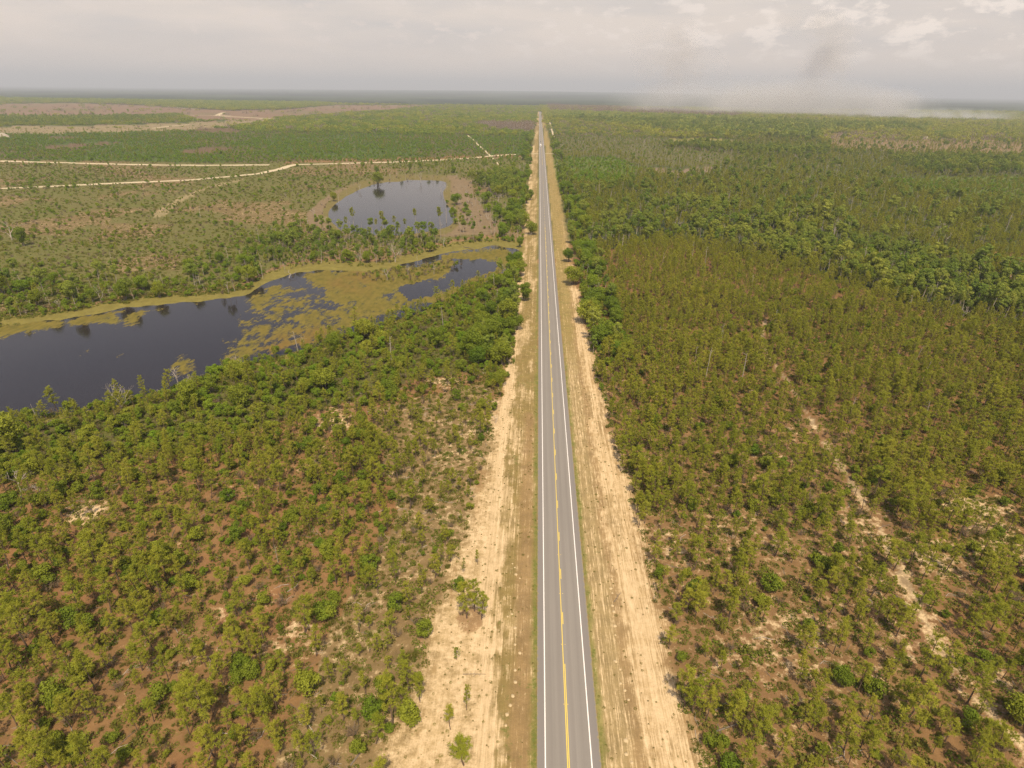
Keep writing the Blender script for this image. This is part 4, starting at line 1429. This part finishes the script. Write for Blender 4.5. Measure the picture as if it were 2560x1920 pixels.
def log(uu0, vv0, uu1, vv1, r, label):
    (x0, y0), (x1, y1) = unproj(uu0, vv0), unproj(uu1, vv1)
    g = Geo()
    P = [Vector((x0, y0, r)), Vector(((x0 + x1) / 2, (y0 + y1) / 2, r + .1)), Vector((x1, y1, r))]
    off = P[0].copy()
    P = [p_ - off for p_ in P]
    g.tube(P, [r, r * .8, r * .4], 7)
    for t in (.45, .6, .75, .9):
        b = P[0].lerp(P[2], t)
        g.tube([b, b + rdir(.5) * random.uniform(.5, 1.1)], [r * .35, .02], 4)
    me = g.mesh('fallen_log', B_oak)
    o = bpy.data.objects.new('fallen_log', me); COL.objects.link(o)
    o.location = (off.x, off.y, float(undul(np.array([x0]), np.array([y0]))[0]) + .05)
    return tag(o, label, 'log')


log(1786, 1777, 1845, 1740, .14, 'grey fallen pine trunk slanting up to the right, close to the right sand strip')
log(1787, 1830, 1882, 1798, .16, 'long grey fallen trunk just below the slanting one near the right sand strip')
log(1740, 1698, 1765, 1680, .11, 'short dark log beside the yellow green bush at the right sand edge')
log(876, 1916, 915, 1866, .16, 'dark fallen trunk at the bottom edge in the left scrub')
log(586, 1443, 636, 1445, .12, 'thin pale log beside the yellow green bush in the left scrub')
log(2002, 1618, 2065, 1624, .10, 'thin straight log near the middle of the right foreground')
log(2078, 1680, 2116, 1700, .10, 'pale short log left of the dull open crowned tree')
log(2080, 1868, 2115, 1898, .12, 'pale slanting log near the bottom edge at right')
log(2290, 1067, 2320, 1066, .16, 'white log lying in the dense pines at right')
log(335, 1362, 372, 1360, .14, 'whitish log lying among the left scrub, well above the bottom')
log(1157, 1686, 1215, 1686, .06, 'thin dark branch lying flat across the bare left sand')
log(1535, 1505, 1552, 1482, .08, 'short dead branch on the right sand strip')
log(860, 590, 905, 603, .2, 'whitish trunk fallen in front of the lake')
log(1158, 617, 1185, 622, .25, 'pale fallen trunk at the head of the long pond')
log(1160, 605, 1180, 595, .2, 'second pale fallen trunk, tilted, at the head of the long pond')

# raised reflectors beside the yellow line
rm, n = mat('reflector_plastic'); out(n, principled(n, (.75, .52, .06), .4, .5).outputs[0])
for (uu, vv) in ((1421.5, 1761), (1411, 1611), (1405.5, 1484), (1399.5, 1387)):
    yv = unproj(uu, vv)[1]
    for xx, sd_ in ((4.66, 'left'), (5.34, 'right')):
        vs = [(-.06, -.06, 0), (.06, -.06, 0), (.06, .06, 0), (-.06, .06, 0), (-.045, -.03, .025), (.045, -.03, .025), (.045, .03, .025), (-.045, .03, .025)]
        fs = [(0, 1, 5, 4), (1, 2, 6, 5), (2, 3, 7, 6), (3, 0, 4, 7), (4, 5, 6, 7)]
        o = mesh_obj('road_reflector', vs, fs, rm); o.location = (xx, yv, RZ)
        tag(o, 'small yellow road reflector on the ' + sd_ + ' side of the centre line', 'reflector', 'reflectors on the ' + sd_ + ' of the centre line')


# ------------------------------------------------------------------ vehicles far up the road
def simple(name, c, rough=.5, spec=.4, metal=0.0):
    m, n = mat(name); out(n, principled(n, c, rough, spec, Metallic=metal).outputs[0]); return m


carp = simple('dark_car_paint', (.03, .032, .04), .3)
wpaint = simple('white_truck_paint', (.75, .74, .72), .4)
glassm = simple('vehicle_glass', (.02, .025, .03), .1, .6)
rub = simple('tyre_rubber', (.02, .02, .02), .8)
lampm = simple('headlight_lens', (.7, .7, .68), .2)
rimm = simple('wheel_metal', (.45, .45, .45), .4, .5, .8)


def prism(profile, x0, x1, taper=None):
    vs, fs = [], []
    k = len(profile)
    for x_ in (x0, x1):
        for (py_, pz_) in profile:
            vs.append((x_ * (taper(pz_) if taper else 1), py_, pz_))
    fs.append(tuple(range(k - 1, -1, -1))); fs.append(tuple(range(k, 2 * k)))
    for j in range(k): fs.append((j, (j + 1) % k, k + (j + 1) % k, k + j))
    return vs, fs


def wheel(parent, x_, y_, r=.34, wdt=.24):
    g = Geo(); g.tube([(-wdt / 2, 0, 0), (-wdt / 2, 0, 0.0001), (wdt / 2, 0, 0)], [r * .9, r, r], 16)
    k = 16; vs, fs = [], []
    for xx in (-wdt / 2, wdt / 2):
        for j in range(k):
            a = 2 * math.pi * j / k; vs.append((xx, math.cos(a) * r, math.sin(a) * r))
    for j in range(k): fs.append((j, (j + 1) % k, k + (j + 1) % k, k + j))
    fs += [tuple(range(k)), tuple(range(2 * k - 1, k - 1, -1))]
    t = mesh_obj('wheel', vs, fs, rub, parent); t.location = (x_, y_, r)
    vs2, fs2 = [], []
    for xx in (-wdt / 2 - .01, wdt / 2 + .01):
        for j in range(k):
            a = 2 * math.pi * j / k; vs2.append((xx, math.cos(a) * r * .6, math.sin(a) * r * .6))
    fs2 = [tuple(range(k)), tuple(range(2 * k - 1, k - 1, -1))] + [(j, (j + 1) % k, k + (j + 1) % k, k + j) for j in range(k)]
    mesh_obj('rim', vs2, fs2, rimm, t)


def car(x_, y_):
    e = bpy.data.objects.new('car', None); COL.objects.link(e); e.location = (x_, y_, RZ)
    tag(e, 'dark car coming down the road behind the white truck', 'car')
    vs, fs = prism([(-2.3, .3), (2.3, .3), (2.35, .75), (2.2, .95), (-1.3, 1.0), (-2.25, .82), (-2.35, .55)], -.92, .92)
    mesh_obj('body', vs, fs, carp, e)
    vs, fs = prism([(-1.15, 1.0), (1.7, .96), (1.2, 1.5), (-.4, 1.52)], -.82, .82, lambda z_: 1 - (z_ - .95) * .2)
    mesh_obj('windows', vs, fs, glassm, e)
    vs, fs = prism([(-.42, 1.51), (1.22, 1.49), (1.15, 1.56), (-.35, 1.58)], -.70, .70)
    mesh_obj('roof', vs, fs, carp, e)
    for s in (-1, 1):
        for q in (-1.4, 1.4): wheel(e, s * .86, q)
        vs, fs = prism([(-2.37, .6), (-2.3, .6), (-2.24, .78), (-2.31, .78)], s * .5, s * .85); mesh_obj('headlight', vs, fs, lampm, e)


def truck(x_, y_):
    e = bpy.data.objects.new('truck', None); COL.objects.link(e); e.location = (x_, y_, RZ)
    tag(e, 'white truck with a long box trailer in the left lane far up the road', 'truck')
    vs, fs = prism([(-8.9, .5), (-6.6, .5), (-6.6, 3.0), (-7.3, 3.1), (-8.0, 2.0), (-8.85, 1.8)], -1.15, 1.15)
    mesh_obj('cab', vs, fs, wpaint, e)
    vs, fs = prism([(-8.03, 2.02), (-7.97, 2.02), (-7.38, 2.95), (-7.44, 2.95)], -1.0, 1.0); w_ = mesh_obj('windscreen', vs, fs, glassm, e)
    vs, fs = prism([(-6.2, 1.1), (7.5, 1.1), (7.5, 4.0), (-6.2, 4.0)], -1.28, 1.28)
    mesh_obj('trailer', vs, fs, wpaint, e)
    vs, fs = prism([(-6.6, .6), (7.2, .6), (7.2, 1.09), (-6.6, 1.09)], -.5, .5)
    mesh_obj('chassis', vs, fs, rub, e)
    for s in (-1, 1):
        for q in (-7.9, -5.6, -4.4, 5.0, 6.2): wheel(e, s * 1.05, q, .5, .3)
        vs, fs = prism([(-8.93, .9), (-8.87, .9), (-8.87, 1.15), (-8.93, 1.15)], s * .7, s * 1.05); mesh_obj('headlight', vs, fs, lampm, e)


cy_ = unproj(1350, 355)[1]
car(2.9, cy_)
ty_ = unproj(1350, 366)[1]
truck(2.9, ty_)


# ------------------------------------------------------------------ smoke and haze
def volume_mat(name, color, dens_fn):
    m, n = mat(name)
    for nd in list(n.t.nodes): n.t.nodes.remove(nd)
    pv = n.n('ShaderNodeVolumePrincipled')
    pv.inputs['Color'].default_value = (*color, 1)
    pv.inputs['Anisotropy'].default_value = -0.35 if name == 'smoke_volume' else 0.0
    d = dens_fn(n)
    if isinstance(d, bpy.types.NodeSocket): n.link(d, pv.inputs['Density'])
    else: pv.inputs['Density'].default_value = d
    o_ = n.n('ShaderNodeOutputMaterial')
    n.link(pv.outputs[0], o_.inputs['Volume'])
    return m


def box(name, x0, x1, y0, y1, z0, z1, m):
    vs = [(x0, y0, z0), (x1, y0, z0), (x1, y1, z0), (x0, y1, z0), (x0, y0, z1), (x1, y0, z1), (x1, y1, z1), (x0, y1, z1)]
    fs = [(3, 2, 1, 0), (4, 5, 6, 7), (0, 1, 5, 4), (1, 2, 6, 5), (2, 3, 7, 6), (3, 0, 4, 7)]
    return mesh_obj(name, vs, fs, m)


def ellip(name, c, r, m):
    vs, fs = [], []
    a_, b_ = 10, 20
    for i in range(a_ + 1):
        th = math.pi * i / a_
        for j in range(b_):
            ph = 2 * math.pi * j / b_
            vs.append((math.sin(th) * math.cos(ph), math.sin(th) * math.sin(ph), math.cos(th)))
    for i in range(a_):
        for j in range(b_):
            fs.append((i * b_ + j, (i + 1) * b_ + j, (i + 1) * b_ + (j + 1) % b_, i * b_ + (j + 1) % b_))
    o = mesh_obj(name, vs, fs, m)
    o.location = c; o.scale = r
    return o


def puffy(scale, lo, mul, stretch=(1, 1, 1), low=False):
    def f(n):
        tco = n.n('ShaderNodeTexCoord').outputs['Object']
        pos = n.n('ShaderNodeNewGeometry').outputs['Position']
        ln = n.n('ShaderNodeVectorMath', operation='LENGTH', ins={0: tco}).outputs['Value']
        fall = n.ramp(ln, 1.0, .10)
        ns = n.noise(n.scalev(pos, stretch), scale, 4.0, .6)
        q = n.math('MULTIPLY', n.math('SUBTRACT', ns, lo), 3.5, clamp=True)
        d = n.math('MULTIPLY', n.math('MULTIPLY', q, fall), mul)
        return d
    return f


SMK = [
    ((1660, 240), 3500, (900, 520, 135), (.985, .975, .96), .0016, .36, .0040, 'long low white smoke bank lying over the far right woods'),
    ((1760, 222), 3300, (420, 300, 120), (.985, .975, .965), .0022, .40, .0065, 'billowing pale smoke thickening in the middle of the bank'),
    ((1925, 235), 3000, (150, 140, 95), (.99, .985, .98), .0060, .42, .012, 'bright white smoke puff rising at the right end of the bank'),
    ((2010, 256), 2900, (480, 160, 42), (.96, .98, 1.0), .0050, .44, .016, 'thin bluish smoke hugging the fire line at right'),
    ((1470, 160), 4200, (300, 260, 190), (.84, .77, .70), .0012, .40, .0035, 'broad faint brown smoke column above the burnt woods'),
    ((1440, 105), 4300, (240, 240, 200), (.82, .75, .68), .0010, .42, .0035, 'fainter upper drift of the broad brown smoke column'),
    ((1775, 165), 3700, (150, 180, 150), (.88, .82, .76), .0013, .36, .005, 'darker brown smoke column leaning over the white bank'),
    ((1800, 110), 3750, (130, 180, 170), (.86, .80, .74), .0012, .38, .005, 'upper wisp of the darker brown smoke column'),
    ((1760, 50), 3800, (190, 180, 80), (.80, .74, .66), .0018, .45, .006, 'faint brown smoke patch high above the darker column'),
]
for (pu, pv_), D_, rr, cc_, dn, lo, sc_, lb_ in SMK:
    d = ray(pu * K, pv_ * K)
    k_ = D_ / d[1]
    c_ = (CAM[0] + d[0] * k_, D_, max(CAM[2] + d[2] * k_, rr[2] * .35))
    mm_ = volume_mat('smoke_volume', cc_, puffy(sc_, lo, dn * 3.3, (1, 1, 1.3)))
    o = ellip('smoke', c_, rr, mm_)
    tag(o, lb_, 'smoke', kind='stuff')

hz = volume_mat('haze_air', (.77, .83, .92), lambda n: 8.8e-5)
o = box('haze', -62000, 62000, -1200, 49500, -4, 640, hz)
tag(o, 'pale dusty air thickening towards the horizon', 'haze', kind='stuff')
print('COUNTS', {k: len(a) for k, a in PTS.items()}, 'verts', ny * nx, 'H', H, 'CX', CX, 'DASH', DASH0, YS)
